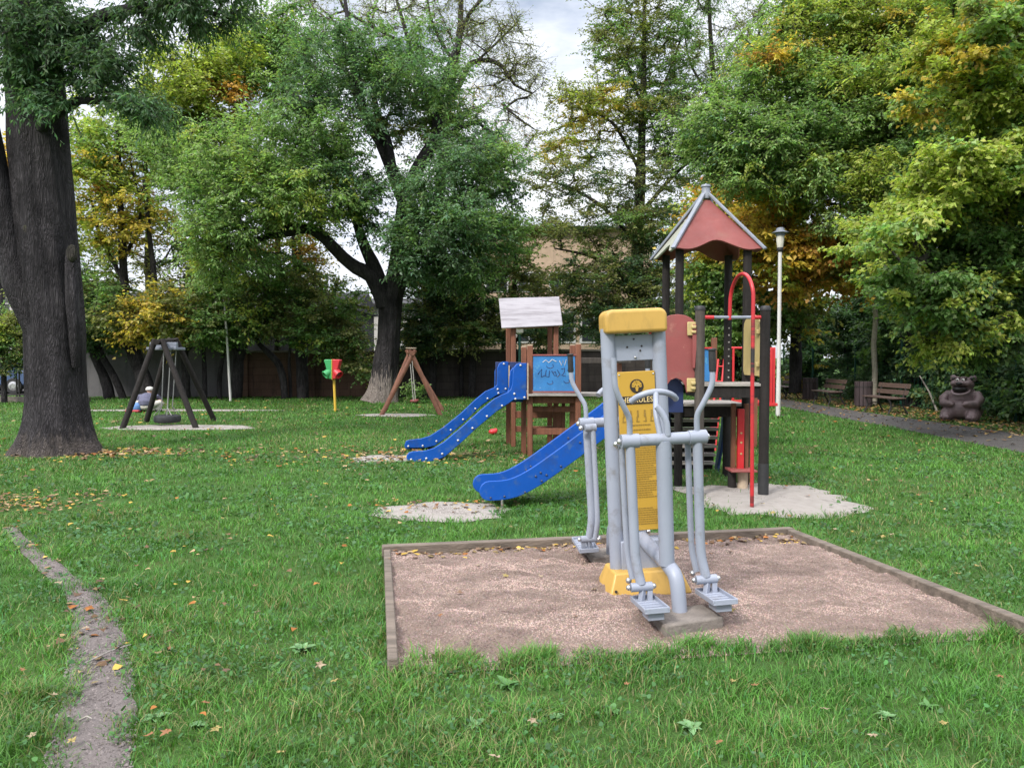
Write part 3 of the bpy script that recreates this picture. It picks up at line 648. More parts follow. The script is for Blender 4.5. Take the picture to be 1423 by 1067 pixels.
def walker(R, grip_bare, swing):
    """local frame: bar along x, +y away from the pylon; R maps it to the station frame"""
    T = lambda p: R @ Vector(p)
    def tube(pts, r, n=18): return MB().tube([T(p) for p in pts], r, n)
    def curve(pts, k=5):
        pts = [Vector(p) for p in pts]; out = [pts[0]]
        for i in range(1, len(pts)-1):
            a, b, c = pts[i-1], pts[i], pts[i+1]; p0 = b.lerp(a, .4); p1 = b.lerp(c, .4)
            for j in range(k+1):
                t = j/k; out.append(p0.lerp(b, t).lerp(b.lerp(p1, t), t))
        out.append(pts[-1]); return out
    tube([(-.15, 0, 1.01), (.15, 0, 1.01)], .035, 24).build('crossbar', M_grey, st_)
    tube(curve([(.0, -.56, .31), (.0, -.25, .285), (-.01, -.04, .265), (-.03, .05, .22), (-.035, .07, 0), (-.035, .07, -.03)], 7), .043, 22).build('ground_pipe', M_grey, st_)
    tube([(0, -.005, 1.0), (0, -.03, .27)], .045, 22).build('stand_pipe', M_grey, st_)
    tube(curve([(.02, 0, 1.03), (.03, -.03, 1.15), (.01, -.09, 1.2), (-.01, -.15, 1.272)]), .017, 14).build('handlebar_stem', M_grey, st_)
    tube(curve([(-.02, .02, 1.03), (-.015, .02, 1.11), (.005, .01, 1.16), (.035, 0, 1.2)]), .018, 14).build('support_tube', M_grey, st_)
    arc = [(.155*math.sin(a), -.15-.10*(1-math.cos(a)), 1.325-.075*(1-math.cos(a*1.15))) for a in [math.radians(-64+128*k/14) for k in range(15)]]
    tube([(x-.012, y, z-.05) for x, y, z in arc], .0185, 14).build('curved_handlebar', M_grey, st_)
    foot = MB(); foot.box(T((-.04, .13, -.015)), (.36, .24, .085), rz=.16); foot.build('footing', M_concrete, st_, bevel=.012)
    for sx in (1, -1):
        x = .2*sx; dy = swing*sx
        # sleeve, arms, pedal and hand grip swing together
        arm = MB().tube([T((x-.052, 0, 1.01)), T((x+.052, 0, 1.01))], .041, 24)
        ins = x-.035
        arm.tube([T(p) for p in curve([(x, .0, 1.0), (x, dy*.5, .55), (x, dy*.9, .32), (x-.022, dy+.02, .19)], 6)], .028, 20)
        arm.tube([T((x-.085, dy+.02, .175)), (T((x+.04, dy+.02, .175)))], .026, 16)
        arm_o = arm.build('swing_arm', M_grey, st_)
        MB().tube([T(p) for p in curve([(x+.028, -.085, .985), (x+.026, -.085+dy*.5, .55), (x+.022, -.085+dy*.9, .32), (x+.005, -.06+dy, .2)], 6)], .0185, 16).build('link_rod', M_grey, arm_o)
        MB().tube([T((x-.03, -.085, .985)), T((x+.05, -.085, .985))], .028, 18).build('link_sleeve', M_grey, arm_o)
        h = [(x, 0, 1.03), (x-.002*sx, .01, 1.14), (x+.03*sx, .03, 1.2), (x+.085*sx, .05, 1.31), (x+.088*sx, .05, 1.40), (x+.088*sx, .05, 1.49)]
        MB().tube([T(p) for p in curve(h, 5)], .0165, 14).build('handle', M_grey, arm_o)
        if not (grip_bare and sx == 1):
            MB().lathe([(.019, 0), (.021, .01), (.02, .12), (.026, .122), (.026, .13), (.012, .133)], T((x+.088*sx, .05, 1.385)), 16).build('grip', M_rubber, arm_o)
        def bolt(c, r_): MB().ball(c, r_, 12, 8).build('bolt', M_steel, arm_o)
        for yy, zz in ((0, 1.01), (-.085, .985)):
            bolt(T((x+.06*sx, yy, zz)), .018)
        for ex in (.052, -.095): bolt(T((x+ex, dy+.02, .175)), .016)
        bolt(T((x+.028, -.065+dy, .19)), .018)
        pc = Vector((x-.035, dy+.13, .10)); tilt = Matrix.Rotation(.07, 3, 'X')
        pm = MB(); RR = R.to_3x3() @ tilt
        for c, s in (((0, 0, 0), (.14, .3, .012)), ((-.067, 0, .014), (.008, .3, .022)), ((.067, 0, .014), (.008, .3, .022)), ((0, .146, .014), (.126, .008, .022)), ((0, -.146, .014), (.126, .008, .022))):
            pm.box(T(pc)+RR @ Vector(c), s, R=RR)
        for k in range(5): pm.box(T(pc)+RR @ Vector((0, -.11+.055*k, .008)), (.12, .008, .006), R=RR)
        pm.beam(T((x-.03, dy+.02, .16)), T(pc)+RR @ Vector((.02, -.1, 0)), .03, .03)
        pm.beam(T((x-.07, dy+.02, .16)), T(pc)+RR @ Vector((-.03, -.1, 0)), .03, .03)
        pm.box(T(pc)+RR @ Vector((0, .06, -.028)), (.09, .12, .045), R=RR)
        pm.build('pedal', M_grey, arm_o, bevel=.003)
walker(Matrix.Translation((0, -.56, .03)) @ Matrix.Rotation(math.pi, 4, 'Z'), True, .02)
walker(Matrix.Translation((0, .62, .03)), False, .06)

# ================================================================== DARK TOWER WITH RED ROOF
tw = thing('play_tower', 'dark wooden play tower with pointed red roof, red pole and blue slide', 'play tower', (2.4, 9.0, 0)); o_ = Vector((2.4, 9.0, 0))
def B(mb, name, mat, parent=tw, off=o_, **k): return mb.build(name, mat, parent, off=off, **k)
C3 = (2.38, 9.53)
for sx, sy in ((-1, -1), (1, -1), (-1, 1), (1, 1)):
    x, y = C3[0]+.4*sx, C3[1]+.4*sy
    B(MB().tube([(x, y, -.02), (x, y, 2.84)], .05, 16), 'tall_post', M_blackwood)
for x in (2.06, 2.775):
    p = B(MB().tube([(x, 8.45, .34 if x > 2.5 else -.02), (x, 8.45, 2.06)], .054, 16), 'short_post', M_blackwood if x > 2.5 else M_brownpost)
    B(MB().lathe([(.058, 2.05), (.06, 2.075), (.045, 2.1), (.0, 2.105)], (x, 8.45, 0), 16), 'post_cap', M_rubber, p)
    if x > 2.5: B(MB().tube([(x, 8.45, -.02), (x, 8.45, .37)], .058, 16), 'post_sleeve', M_rubber, p)
# roof: four bell-edged panels, grey ridge strips, finial
ra = math.radians(3); ez, az, hw = 2.80, 3.50, .52
def rc(sx, sy, k=1.0, z=None):
    x, y = sx*hw*k, sy*hw*k
    return Vector((C3[0]+x*math.cos(ra)-y*math.sin(ra), C3[1]+x*math.sin(ra)+y*math.cos(ra), ez+(az-ez)*(1-k) if z is None else z))
cs = [(-1, -1), (1, -1), (1, 1), (-1, 1)]
for i in range(4):
    a, b = cs[i], cs[(i+1) % 4]; A, Bb = rc(*a), rc(*b); ap = Vector((C3[0], C3[1], az)); mid = (A+Bb)/2; L = (Bb-A).length; ux = (Bb-A).normalized(); uy = (ap-mid).normalized(); hh = (ap-mid).length
    out = [(-L/2, 0)]
    for k in range(1, 20):
        t = k/20; x = -L/2+L*t; q = abs(x)/(L/2)
        y = .02 + .115*(.5+.5*math.cos(math.pi*min(q/.55, 1))) - .035*math.sin(math.pi*max(0, (q-.45)/.55)) if True else 0
        out.append((x, y))
    out += [(L/2, 0), (.035, hh-.07*hh), (-.035, hh-.07*hh)]
    B(MB().prism(out, mid, ux, uy, ux.cross(uy)*.022), 'roof_panel', M_roofpale if i == 3 else M_roofred, bevel=.003, smooth=30)
for sx, sy in cs:
    a = rc(sx, sy, 1.05, ez-.03); b = Vector((C3[0]+.03*sx, C3[1]+.03*sy, az+.01)); n = (b-a).normalized()
    t = B(MB().beam(a+Vector((0, 0, .03)), b+Vector((0, 0, .03)), .054, .03), 'ridge_strip', M_trim, bevel=.006)
B(MB().lathe([(.06, az-.02), (.062, az+.03), (.05, az+.05), (.05, az+.12), (.062, az+.125), (.055, az+.15), (0, az+.155)], (C3[0], C3[1], 0), 16), 'finial', M_trim)
# decks
for (x0, x1, y0, y1, z) in ((2.0, 2.82, 8.42, 9.1, 1.235), (1.95, 2.8, 9.12, 9.95, .97)):
    dk = MB(); nb = 6
    for k in range(nb):
        yy = y0+(y1-y0)*(k+.5)/nb; dk.box(((x0+x1)/2, yy, z), (x1-x0, (y1-y0)/nb-.012, .03))
    d = B(dk, 'deck', M_greywood, bevel=.004)
    fr = MB(); fr.box(((x0+x1)/2, y0+.055, z-.08), (x1-x0-.1, .05, .125)); fr.box(((x0+x1)/2, y1-.055, z-.08), (x1-x0-.1, .05, .125)); fr.box((x0+.08, (y0+y1)/2, z-.08), (.05, y1-y0-.16, .12)); fr.box((x1-.08, (y0+y1)/2, z-.08), (.05, y1-y0-.16, .12))
    B(fr, 'deck_frame', M_blackwood, d, bevel=.004)
# crossbar, arch and sliding pole
B(MB().tube([(2.06, 8.45, 1.975), (2.775, 8.45, 1.975)], .018, 12), 'crossbar', M_trim)
for x in (2.15, 2.70): B(MB().tube([(x-.06, 8.45, 1.975), (x+.06, 8.45, 1.975)], .022, 12), 'bar_sleeve', M_redpaint)
arc = [(2.385, 8.45, 1.95)]+[(2.39+.004*k, 8.45-.30*(1-math.cos(math.pi*k/16)), 2.18+.235*math.sin(math.pi*k/16)) for k in range(17)]+[(2.445, 7.82, 1.2), (2.43, 7.74, .0)]
B(MB().tube(arc, .02, 16), 'sliding_pole', M_redpole)
# red front panel with bell cut-out, brackets
out = []
for k in range(9): a = math.pi*k/8; out.append((.2*math.cos(a)+.03, .36+.12*math.sin(a)))
out += [(-.17, -.38), (-.10, -.38)]
for k in range(7): a = math.pi*k/6; out.append((.03-.115*math.cos(a)-.01, -.38+.16*math.sin(a)))
out += [(.14, -.38), (.23, -.38), (.235, -.1), (.20, .05), (.235, .2)]
B(MB().prism(out, (1.785, 8.47, 1.53), (1, 0, 0), (0, 0, 1), (0, .025, 0)), 'front_panel', M_red, bevel=.004, smooth=30)
m = MB(); m.prism([(.03, .18), (.07, .12), (.075, 0), (.04, -.12), (.03, -.3), (.0, -.3), (.0, .18)], (1.975, 8.43, 1.72), (1, 0, 0), (0, 0, 1), (0, .02, 0)); B(m, 'edge_strip', M_red, bevel=.003)
for z in (1.85, 1.235):
    m = MB(); m.box((1.965, 8.435, z), (.095, .02, .15)); m.box((1.985, 8.415, z+.02), (.05, .03, .035)); m.box((1.985, 8.415, z-.035), (.05, .03, .03)); B(m, 'bracket', M_creampanel, bevel=.008)
out = [(.12*math.cos(math.pi*k/12), .14*math.sin(math.pi*k/12)) for k in range(13)]+[(-.12, -.25), (.12, -.25)]
B(MB().prism(out, (1.80, 8.62, 1.17), (1, 0, 0), (0, 0, 1), (0, .03, 0)), 'slide_hood', M_darkblue, bevel=.004)
# cream side panel
out = [(-.3, -.33), (.26, -.33), (.3, -.28), (.3, .22)]+[(.3*math.cos(math.pi*k/10)*.98, .24+.12*math.sin(math.pi*k/10)) for k in range(11)]
B(MB().prism(out, (2.745, 8.80, 1.66), (0, 1, 0), (0, 0, 1), (.022, 0, 0)), 'side_panel', M_creampanel, bevel=.004)
for z in (1.82, 1.46): B(MB().box((2.72, 8.53, z), (.04, .08, .05)), 'bracket', M_creampanel, bevel=.006)
# pegs/holes up the back post
m = MB()
for k in range(8): m.lathe([(.011, 0), (.011, .004)], (2.78, 9.876, 1.28+.09*k), 10, Matrix.Rotation(math.pi/2, 3, 'X'))
B(m, 'climbing_hole', M_greywood)
# ladder on the far side
for k in range(8):
    z = .12+.118*k; y = 10.30-.045*k
    B(MB().box((2.40, y, z), (.62, .15, .035)), 'ladder_step', M_greywood, bevel=.004)
    B(MB().box((2.40, y+.05, z-.055), (.62, .03, .072)), 'tread_shade', M_blackwood, bevel=.004)  # dark strip added below each tread, standing for the shade between steps
for x, cur in ((2.06, .0), (2.74, .06)):
    m = MB(); pts = []
    pr = [(10.34, 0), (10.34, .1), (10.26, .3), (10.14, .6), (10.02, .95), (9.98, 1.06)]
    for a, b in zip(pr[:-1], pr[1:]): m.beam((x+cur*(1-abs(.5-a[1])), a[0], a[1]), (x+cur*(1-abs(.5-b[1])), b[0], b[1]+.01), .13, .035, up=(1, 0, 0))
    B(m, 'ladder_stringer', M_darkblue, bevel=.004)
# play counter under the deck
B(MB().box((2.66, 8.93, .58), (.075, .06, .72)), 'counter_post', M_redpaint, bevel=.006)
m = MB()
for z in (.42, .55, .66): m.lathe([(.012, 0), (.012, .004)], (2.66, 8.898, z), 10, Matrix.Rotation(math.pi/2, 3, 'X'))
B(m, 'counter_hole', M_creampanel)
for x in (2.585, 2.735): B(MB().box((x, 8.96, .5), (.05, .05, 1.0)), 'counter_side', M_brown, bevel=.004)
B(MB().box((2.655, 8.88, .235), (.30, .28, .025)), 'counter_seat', M_red, bevel=.006)
B(MB().tube([(2.68, 8.9, -.02), (2.68, 8.9, .222)], .06, 14), 'seat_stump', M_palewood)
B(MB().tube([(2.565, 8.92, -.02), (2.565, 8.92, .222)], .05, 14), 'seat_stump', M_blackwood)
# slide
def slideY(x): return 7.72+.2*(x+.36)
prof = [(-.23, .185), (-.12, .185), (0, .2), (.12, .245), (.28, .335), (.5, .485), (.93, .79), (1.3, 1.06), (1.48, 1.16), (1.6, 1.19)]
def sidepoly(prof, hu, hd):
    up, dn = [], []
    for i, (x, z) in enumerate(prof):
        a = prof[max(i-1, 0)]; b = prof[min(i+1, len(prof)-1)]; tx, tz = b[0]-a[0], b[1]-a[1]; l = math.hypot(tx, tz); nx_, nz_ = -tz/l, tx/l
        up.append((x+nx_*hu, z+nz_*hu)); dn.append((x-nx_*hd, z-nz_*hd))
    r = (hu+hd)/2; cx, cz = prof[0][0], prof[0][1]+(hu-hd)/2
    end = [(cx+r*math.cos(a), cz+r*math.sin(a)) for a in [math.pi/2+math.pi*k/8 for k in range(1, 8)]]
    return up[::-1] + end + dn
def smooth_prof(p, k=3):
    for _ in range(k):
        q = [p[0]]
        for a, b in zip(p[:-1], p[1:]): q += [(a[0]*.75+b[0]*.25, a[1]*.75+b[1]*.25), (a[0]*.25+b[0]*.75, a[1]*.25+b[1]*.75)]
        p = q+[p[-1]]
    return p
ps = smooth_prof(prof, 2); dv = Vector((1, .2, 0)); nv = Vector((-.2, 1, 0)).normalized()
bolts = MB()
for k, dy in enumerate((0, .46)):
    poly = sidepoly(ps, .105, .095)
    sd = B(MB().prism(poly, Vector((-0, slideY(0), 0))+nv*dy, dv, (0, 0, 1), nv*.028), 'slide_side', M_blue, bevel=.006, smooth=30)
    bb = MB()
    for x, z in ((-.22, .12), (-.08, .13), (.13, .165), (.3, .275), (.35, .335), (.5, .42), (.7, .66), (1.2, .94), (.24, .325), (.29, .36)):
        for s in (-1, 1): bb.ball(Vector((x, slideY(x), z))+nv*(dy+.016*s), .012, 10, 6)
    B(bb, 'slide_bolt', M_bluebolt, sd)
bed = MB(); vs = []; fs = []
for i, (x, z) in enumerate(ps):
    for d in (.016, .444):
        p = Vector((x, slideY(x), z-.035))+nv*d; vs += [p, p-Vector((0, 0, .012))]
for i in range(len(ps)-1):
    a = 4*i; fs += [(a, a+4, a+6, a+2), (a+1, a+3, a+7, a+5), (a, a+1, a+5, a+4), (a+2, a+6, a+7, a+3)]
e = 4*(len(ps)-1); fs += [(0, 2, 3, 1), (e, e+1, e+3, e+2)]
B(bed.add(vs, fs), 'slide_bed', M_steel)
m = MB()
for d in (.0, .44): m.tube([Vector((-.1, slideY(-.1), .11))+nv*d, Vector((-.1, slideY(-.1), -.03))+nv*d], .014, 10)
m.tube([Vector((-.1, slideY(-.1), .09)), Vector((-.1, slideY(-.1), .09))+nv*.44], .012, 10); B(m, 'slide_foot', M_steel)

# ================================================================== FAR CLIMBING FRAME (seen through the dark tower)
cf = thing('climbing_frame', 'brown and red climbing frame with red railings behind the dark tower', 'climbing frame', (3.9, 13.4, 0)); o2 = Vector((3.9, 13.4, 0))
def B2(mb, name, mat, parent=cf, **k): return mb.build(name, mat, parent, off=o2, **k)
for x, y in ((X(973, 13), 13), (X(992, 13), 13), (X(973, 14.1), 14.3), (X(1050, 13.6), 14.1), (X(1049, 13), 13.0)):
    B2(MB().box((x, y, .93 if x < 3.9 else .45), (.085, .085, 1.86 if x < 3.9 else .9)), 'post', M_brown, bevel=.008)
bp = B2(MB().box((X(982, 13), 13.0, 1.40), (.17, .025, .55)), 'blue_panel', M_bluepanel, bevel=.004)
B2(MB().box((X(982, 13), 12.985, 1.69), (.18, .05, .025)), 'panel_trim', M_redpaint, bp)
B2(MB().box((X(1025, 13.5), 13.55, .73), (1.1, 1.05, .05)), 'deck', M_redpaint, bevel=.006)
m = MB()
for k in range(4): m.box((X(1065, 13)+.05*k, 13.05+.02*(k % 2), 1.2), (.042, .03, 1.0))
B2(m, 'railing_slat', M_redpaint, bevel=.006)
m = MB(); m.tube([(X(1008, 13), 13, 1.69), (X(1060, 13), 13, 1.69)], .02, 10); m.tube([(X(1019, 13), 13, 1.69), (X(1019, 13), 13, .75)], .02, 10); m.tube([(X(1040, 13), 13, 1.69), (X(1040, 13), 13, .75)], .02, 10); B2(m, 'railing', M_redpaint)
m = MB()
for dx in (0, .1):
    m.tube([(X(1001, 13)+dx-.05, 12.95, 1.5), (X(984, 12.7)+dx, 12.6, .0)], .018, 10)
for k in range(6):
    t = k/6+.08; a = Vector((X(1001, 13)-.05, 12.95, 1.5)).lerp(Vector((X(984, 12.7), 12.6, 0)), t); m.tube([a, a+Vector((.1, 0, 0))], .012, 8)
B2(m, 'ladder', M_redpaint)

# ================================================================== BROWN TOWER WITH THE WIDE SLIDE
bt = thing('play_tower', 'brown wooden play tower with white roof board and two blue slides', 'play tower', (.5, 12.4, 0)); o3 = Vector((.5, 12.4, 0))
def B3(mb, name, mat, parent=bt, **k): return mb.build(name, mat, parent, off=o3, **k)
def bpost(x, y, z, w=.085):
    p = B3(MB().box((x, y, z/2-.01), (w, w, z+.02)), 'post', M_brown, bevel=.01); B3(MB().box((x, y, z+.008), (w-.01, w-.01, .016)), 'post_cap', M_palewood, p, bevel=.004)
for px, Y, ty in ((736.5, 11.8, 480.5), (728, 12.05, 482.5), (803.5, 11.8, 478.5), (795.5, 12.1, 480)): bpost(X(px, Y), Y, Zc(ty, Y))
for px, Y in ((713.5, 13.2), (706.5, 13.55), (772.5, 13.2), (764, 13.55)): bpost(X(px, Y), Y, 2.1)
# roof: two boards meeting at a ridge
Y0, Y1 = 13.05, 13.4
a = at(697, 457, Y0); b = at(782, 453, Y0); c_ = at(777, 413, Y1); d_ = at(693, 415.5, Y1)
def quadboard(p, name, mat, th, parent=bt):
    n = (p[1]-p[0]).cross(p[3]-p[0]).normalized()*th; vs = [q for q in p]+[q+n for q in p]
    return B3(MB().add(vs, [(3, 2, 1, 0), (4, 5, 6, 7), (0, 1, 5, 4), (1, 2, 6, 5), (2, 3, 7, 6), (3, 0, 4, 7)]), name, mat, parent, bevel=.02, segs=4)
rb = quadboard([a, b, c_, d_], 'roof_board', M_white, .025)
off = Vector((0, .72, 0)); quadboard([d_+Vector((-.0, .03, -.0)), c_+Vector((0, .03, 0)), b+off, a+off], 'roof_board', M_creampanel, .025)
m = MB()
for u, v in ((.17, .15), (.83, .15), (.17, .85), (.83, .85)):
    q = (a*(1-u)+b*u)*(1-v)+(d_*(1-u)+c_*u)*v; m.ball(q+Vector((0, -.004, .002)), .016, 8, 6)
B3(m, 'roof_bolt', M_iron, rb)
q = (a+b)/2; B3(MB().beam(Vector((a.x+.1, 13.2, 2.08)), Vector((b.x-.06, 13.2, 2.08)), .05, .09), 'roof_beam', M_brown, bevel=.006)
# graffiti panel
px0, px1, Yp = X(741, 11.77), X(799, 11.77), 11.765
zt, zb = Zc(494, Yp), Zc(543.5, Yp)
gpn = B3(MB().box(((px0+px1)/2, Yp, (zt+zb)/2), (px1-px0, .022, zt-zb)), 'blue_panel', M_bluepanel, bevel=.004)
for z in (zt+.006, zb-.012): B3(MB().box(((px0+px1)/2, Yp, z), (px1-px0+.02, .05, .022)), 'panel_trim', M_red, gpn, bevel=.004)
def stroke(m, pts, r=.006):
    pts = [Vector(((px0+px1)/2+x*(px1-px0)/2, Yp-.012, (zt+zb)/2+z*(zt-zb)/2)) for x, z in pts]; m.tube(pts, r, 6)
m = MB()
stroke(m, [(-.78, -.05), (-.6, .25), (-.62, -.2), (-.45, -.12)]); stroke(m, [(-.38, .2), (-.42, -.15), (-.25, -.2), (-.22, .15)]); stroke(m, [(-.12, .15), (.0, -.1), (.12, -.15), (.05, .1), (-.08, .05)])
stroke(m, [(.15, .2), (.28, -.05), (.15, -.2)]); stroke(m, [(.35, .25), (.5, .3), (.48, .05), (.36, -.1), (.55, -.15)])
for cx, cz, r in ((-.2, -.5, .14), (.6, -.42, .14), (-.2, .42, .16), (.78, .2, .14)):
    stroke(m, [(cx+r*math.cos(t_), cz+r*.8*math.sin(t_)) for t_ in [math.pi*(1.0+1.25*k/9) for k in range(10)]], .005)
B3(m, 'graffiti', M_darkblue, gpn)
m = MB(); stroke(m, [(.25, .72), (.34, .45), (.42, .75), (.5, .42), (.58, .78), (.66, .5), (.74, .82), (.82, .5), (.9, .7)], .007); stroke(m, [(-.55, .62), (-.4, .75), (-.25, .6), (-.1, .78), (.1, .66)], .006); B3(m, 'graffiti', M_whitepaint, gpn)
B3(MB().box((X(725, 13.2), 13.16, Zc(503, 13.2)-.25), (.9, .02, .5)), 'back_panel', M_darkblue, bevel=.004)
# decks and beams
zd = .96
m = MB()
for k in range(10): m.box(((px0+px1)/2-.0, 11.74+.145*k, zd), (px1-px0+.16, .135, .03))
B3(m, 'deck', M_greywood, bevel=.004)
m = MB(); x0_, x1_ = X(709, 13.3), X(768, 13.3)
for Y in (11.87, 12.6, 13.3): m.box(((X(737, 11.9)+X(803, 11.9))/2, Y, zd-.08), (.86, .05, .11))
for x in (X(733, 11.95), X(800, 11.95)): m.box((x, 12.5, zd-.09), (.05, 1.45, .11))
B3(m, 'deck_beam', M_brown, bevel=.006)
m = MB(); m.box(((X(737, 11.9)+X(803, 11.9))/2, 11.86, .39), (.72, .045, .1)); m.box(((X(714, 13.2)+X(772, 13.2))/2, 13.2, .55), (.72, .05, .12)); m.box(((X(714, 13.2)+X(772, 13.2))/2, 13.2, .3), (.72, .05, .1)); m.box(((X(737, 11.9)+X(803, 11.9))/2, 12.06, .72), (.72, .045, .09)); m.box((X(783, 12.6), 12.6, .4), (.06, .06, .8)); m.box((X(775, 12.6), 12.6, .4), (.16, .05, .5))
for i_ in range(0, len(m.v), 8):
    q = MB(); q.add(m.v[i_:i_+8], [(0, 1, 3, 2), (4, 6, 7, 5), (0, 4, 5, 1), (2, 3, 7, 6), (0, 2, 6, 4), (1, 5, 7, 3)]); B3(q, 'cross_beam', M_brown, bevel=.006)
m = MB(); m.box((X(771, 12.2), 12.3, .99), (.5, .4, .03)); B3(m, 'step_board', M_greywood, bevel=.004)
# walkway to the right with a rail
B3(MB().box((X(828, 12.6)+.1, 12.6, .93), (.75, .5, .05)), 'walkway', M_greywood, bevel=.005)
B3(MB().beam((X(803, 12.1), 12.1, Zc(501, 12.1)), (X(803, 12.1)+.9, 12.6, Zc(501, 12.4)), .05, .09), 'walkway_rail', M_brownpost, bevel=.006)
for x in (1.75, ): B3(MB().box((x, 12.6, .75), (.085, .085, 1.5)), 'post', M_brown, bevel=.008)
# wide slide
def wside(pts, Yf, parent=bt):
    """outline given in the photograph's plane of this side, converted to metres at its own depth"""
    vs = [at(px, py, Yf(px)) for px, py in pts]; n = Vector((.3, -1, 0)).normalized()*.03; k = len(vs)
    return B3(MB().add(vs+[v+n for v in vs], [tuple(range(k-1, -1, -1)), tuple(range(k, 2*k))]+[(i, (i+1) % k, k+(i+1) % k, k+i) for i in range(k)]), 'slide_side', M_blue, parent, bevel=.008, smooth=30)
near = [(567, 641), (565, 637), (565.5, 632), (568, 628.5), (573, 627), (592, 625.5), (603, 622), (616, 614), (640, 594), (668, 569), (686, 554), (697, 548), (705, 545), (709, 541), (711.5, 533), (712, 520), (713, 511), (717, 506), (722, 504.5), (731, 504.5), (731, 555), (713, 555.5), (707, 560), (690, 571), (665, 592), (640, 615), (618, 634), (606, 640), (590, 643)]
far = [(563.5, 622), (562.5, 617), (564, 612.5), (568, 611), (585, 609), (597, 605.5), (615, 594), (640, 574), (660, 555), (674, 543.5), (686, 538.5), (690, 535), (690.5, 525), (690.5, 512), (693, 505.5), (698, 502.5), (706, 502.5), (706, 545), (697, 547), (688, 550), (670, 562), (645, 586), (620, 608), (604, 619), (590, 622)]
YN = lambda px: 11.3+(px-565)/166*.42; YF = lambda px: 12.55+(px-563)/143*.6
sn = wside(near, YN); sf = wside(far, YF)
for side, fn, sp in ((sn, YN, [(571, 638), (592, 636.5), (614, 630), (636, 611.5), (656, 594.5), (676, 578), (697, 563.5), (714, 547), (715.5, 554), (728, 552), (722.5, 507.5)]), (sf, YF, [(567, 619.5), (587, 619), (606, 612.5), (626, 597), (643, 582.5), (660, 567.5), (677, 553.5), (691, 540.5), (692, 546), (702, 540), (699.5, 505.5)])):
    m = MB()
    for px, py in sp: m.ball(at(px, py, fn(px))+Vector((.008, -.033, 0)), .017, 10, 6)
    B3(m, 'slide_bolt', M_whitepaint, side)
cl = [(566, 634), (590, 633), (604, 630), (618, 622.5), (640, 604.5), (668, 579.5), (690, 562), (705, 552), (731, 549)]
cf_ = [(564, 617), (587, 615.5), (600, 612), (617, 602), (640, 582.5), (662, 562), (678, 549), (690, 543), (706, 541)]
dn = Vector((-.05, .30, -.055))
for side, line, fn in ((sn, cl, YN), (sf, cf_, YF)):
    o2_ = side.copy(); COL.objects.link(o2_); o2_.parent = bt; o2_.location = dn
    vs = []; fs = []
    for px, py in line:
        p = at(px, py, fn(px)); q = p+dn-Vector((0, .03, -.05)); vs += [p, q, q-Vector((0, 0, .015)), p-Vector((0, 0, .015))]
    for i in range(len(line)-1):
        for k in range(4): fs.append((4*i+k, 4*i+(k+1) % 4, 4*i+4+(k+1) % 4, 4*i+4+k))
    fs += [(0, 1, 2, 3), (len(vs)-4, len(vs)-1, len(vs)-2, len(vs)-3)]
    B3(MB().add(vs, fs), 'slide_bed', M_steel)
for px, Y in ((733.5, 11.7), (707.5, 13.12)): B3(MB().box((X(px, Y), Y, Zc(530, Y)), (.02, .05, .55)), 'slide_edge', M_palewood, bevel=.003)

# ================================================================== SWINGS, BALL FUNNEL, POLES
def aframe(name, label, cat, feet, tops, mat, wlog, dark):
    f = [Vector(v) for v in feet]; t = [Vector(v) for v in tops]; base = sum(f, Vector())/4; base.z = 0
    r = thing(name, label, cat, base, group=None)
    for i in range(4):
        a = f[i]; b = t[i]; d = (b-a).normalized(); 
        MB().tube([a-d*.05, b+d*(.1 if not dark else .06)], wlog, 12).build('leg', mat, r, off=base, bevel=.006)
    ma = (t[0]+t[1])/2; mb_ = (t[2]+t[3])/2; d = (mb_-ma).normalized()
    MB().tube([ma-d*.12, mb_+d*.12], wlog, 12).build('beam', mat, r, off=base)
    return r, base, ma, mb_
ft = [gp(529.5, 578), gp(611.5, 575.5), gp(536, 573), gp(615, 571)]
for v in ft: v.y = {0: 20.1, 1: 20.3, 2: 21.9, 3: 22.1}[ft.index(v)]
ft = [Vector((X(529.5, 20.1), 20.1, 0)), Vector((X(611.5, 20.3), 20.3, 0)), Vector((X(534, 21.7), 21.7, 0)), Vector((X(615, 21.9), 21.9, 0))]
tz = 1.63
tp = [Vector((X(574.5, 20.2), 20.2, tz)), Vector((X(571.5, 20.2), 20.2, tz)), Vector((X(569.5, 21.8), 21.8, tz+.02)), Vector((X(567.5, 21.8), 21.8, tz+.02))]
r, base, ma, mb_ = aframe('swing', 'brown log swing frame with a small red seat hanging on ropes by the big trunk', 'swing', ft, tp, M_brown2, .06, False)
m = MB()
for p in tp: m.box(p+Vector((0, 0, .13)), (.13, .13, .03), rz=.3)
m.build('post_cap', M_palewood, r, off=base, bevel=.004)
mid = ma.lerp(mb_, .5); sz = .34
for dy in (-.22, .22): MB().tube([mid+Vector((0, dy, -.04)), Vector((mid.x+.1, mid.y+dy, sz))], .012, 6).build('rope', M_rope, r, off=base)
MB().box((mid.x+.1, mid.y, sz), (.19, .46, .05)).build('seat', M_red, r, off=base, bevel=.012)
ft = [Vector((X(168.5, 16.35), 16.35, 0)), Vector((X(271.5, 16.4), 16.4, 0)), Vector((X(202, 18.0), 18.0, 0)), Vector((X(297, 18.4), 18.4, 0))]
tp = [Vector((X(215, 16.9), 16.9, 1.86)), Vector((X(227, 16.9), 16.9, 1.86)), Vector((X(236, 17.7), 17.7, 1.9)), Vector((X(246, 17.7), 17.7, 1.9))]
r, base, ma, mb_ = aframe('swing', 'dark four legged swing frame with a black tyre hanging on chains', 'swing', ft, tp, M_blackwood, .062, True)
cen = ma.lerp(mb_, .5); MB().box((cen.x, cen.y, 1.72), (.66, .5, .06)).build('top_plate', M_trim, r, off=base, bevel=.01)
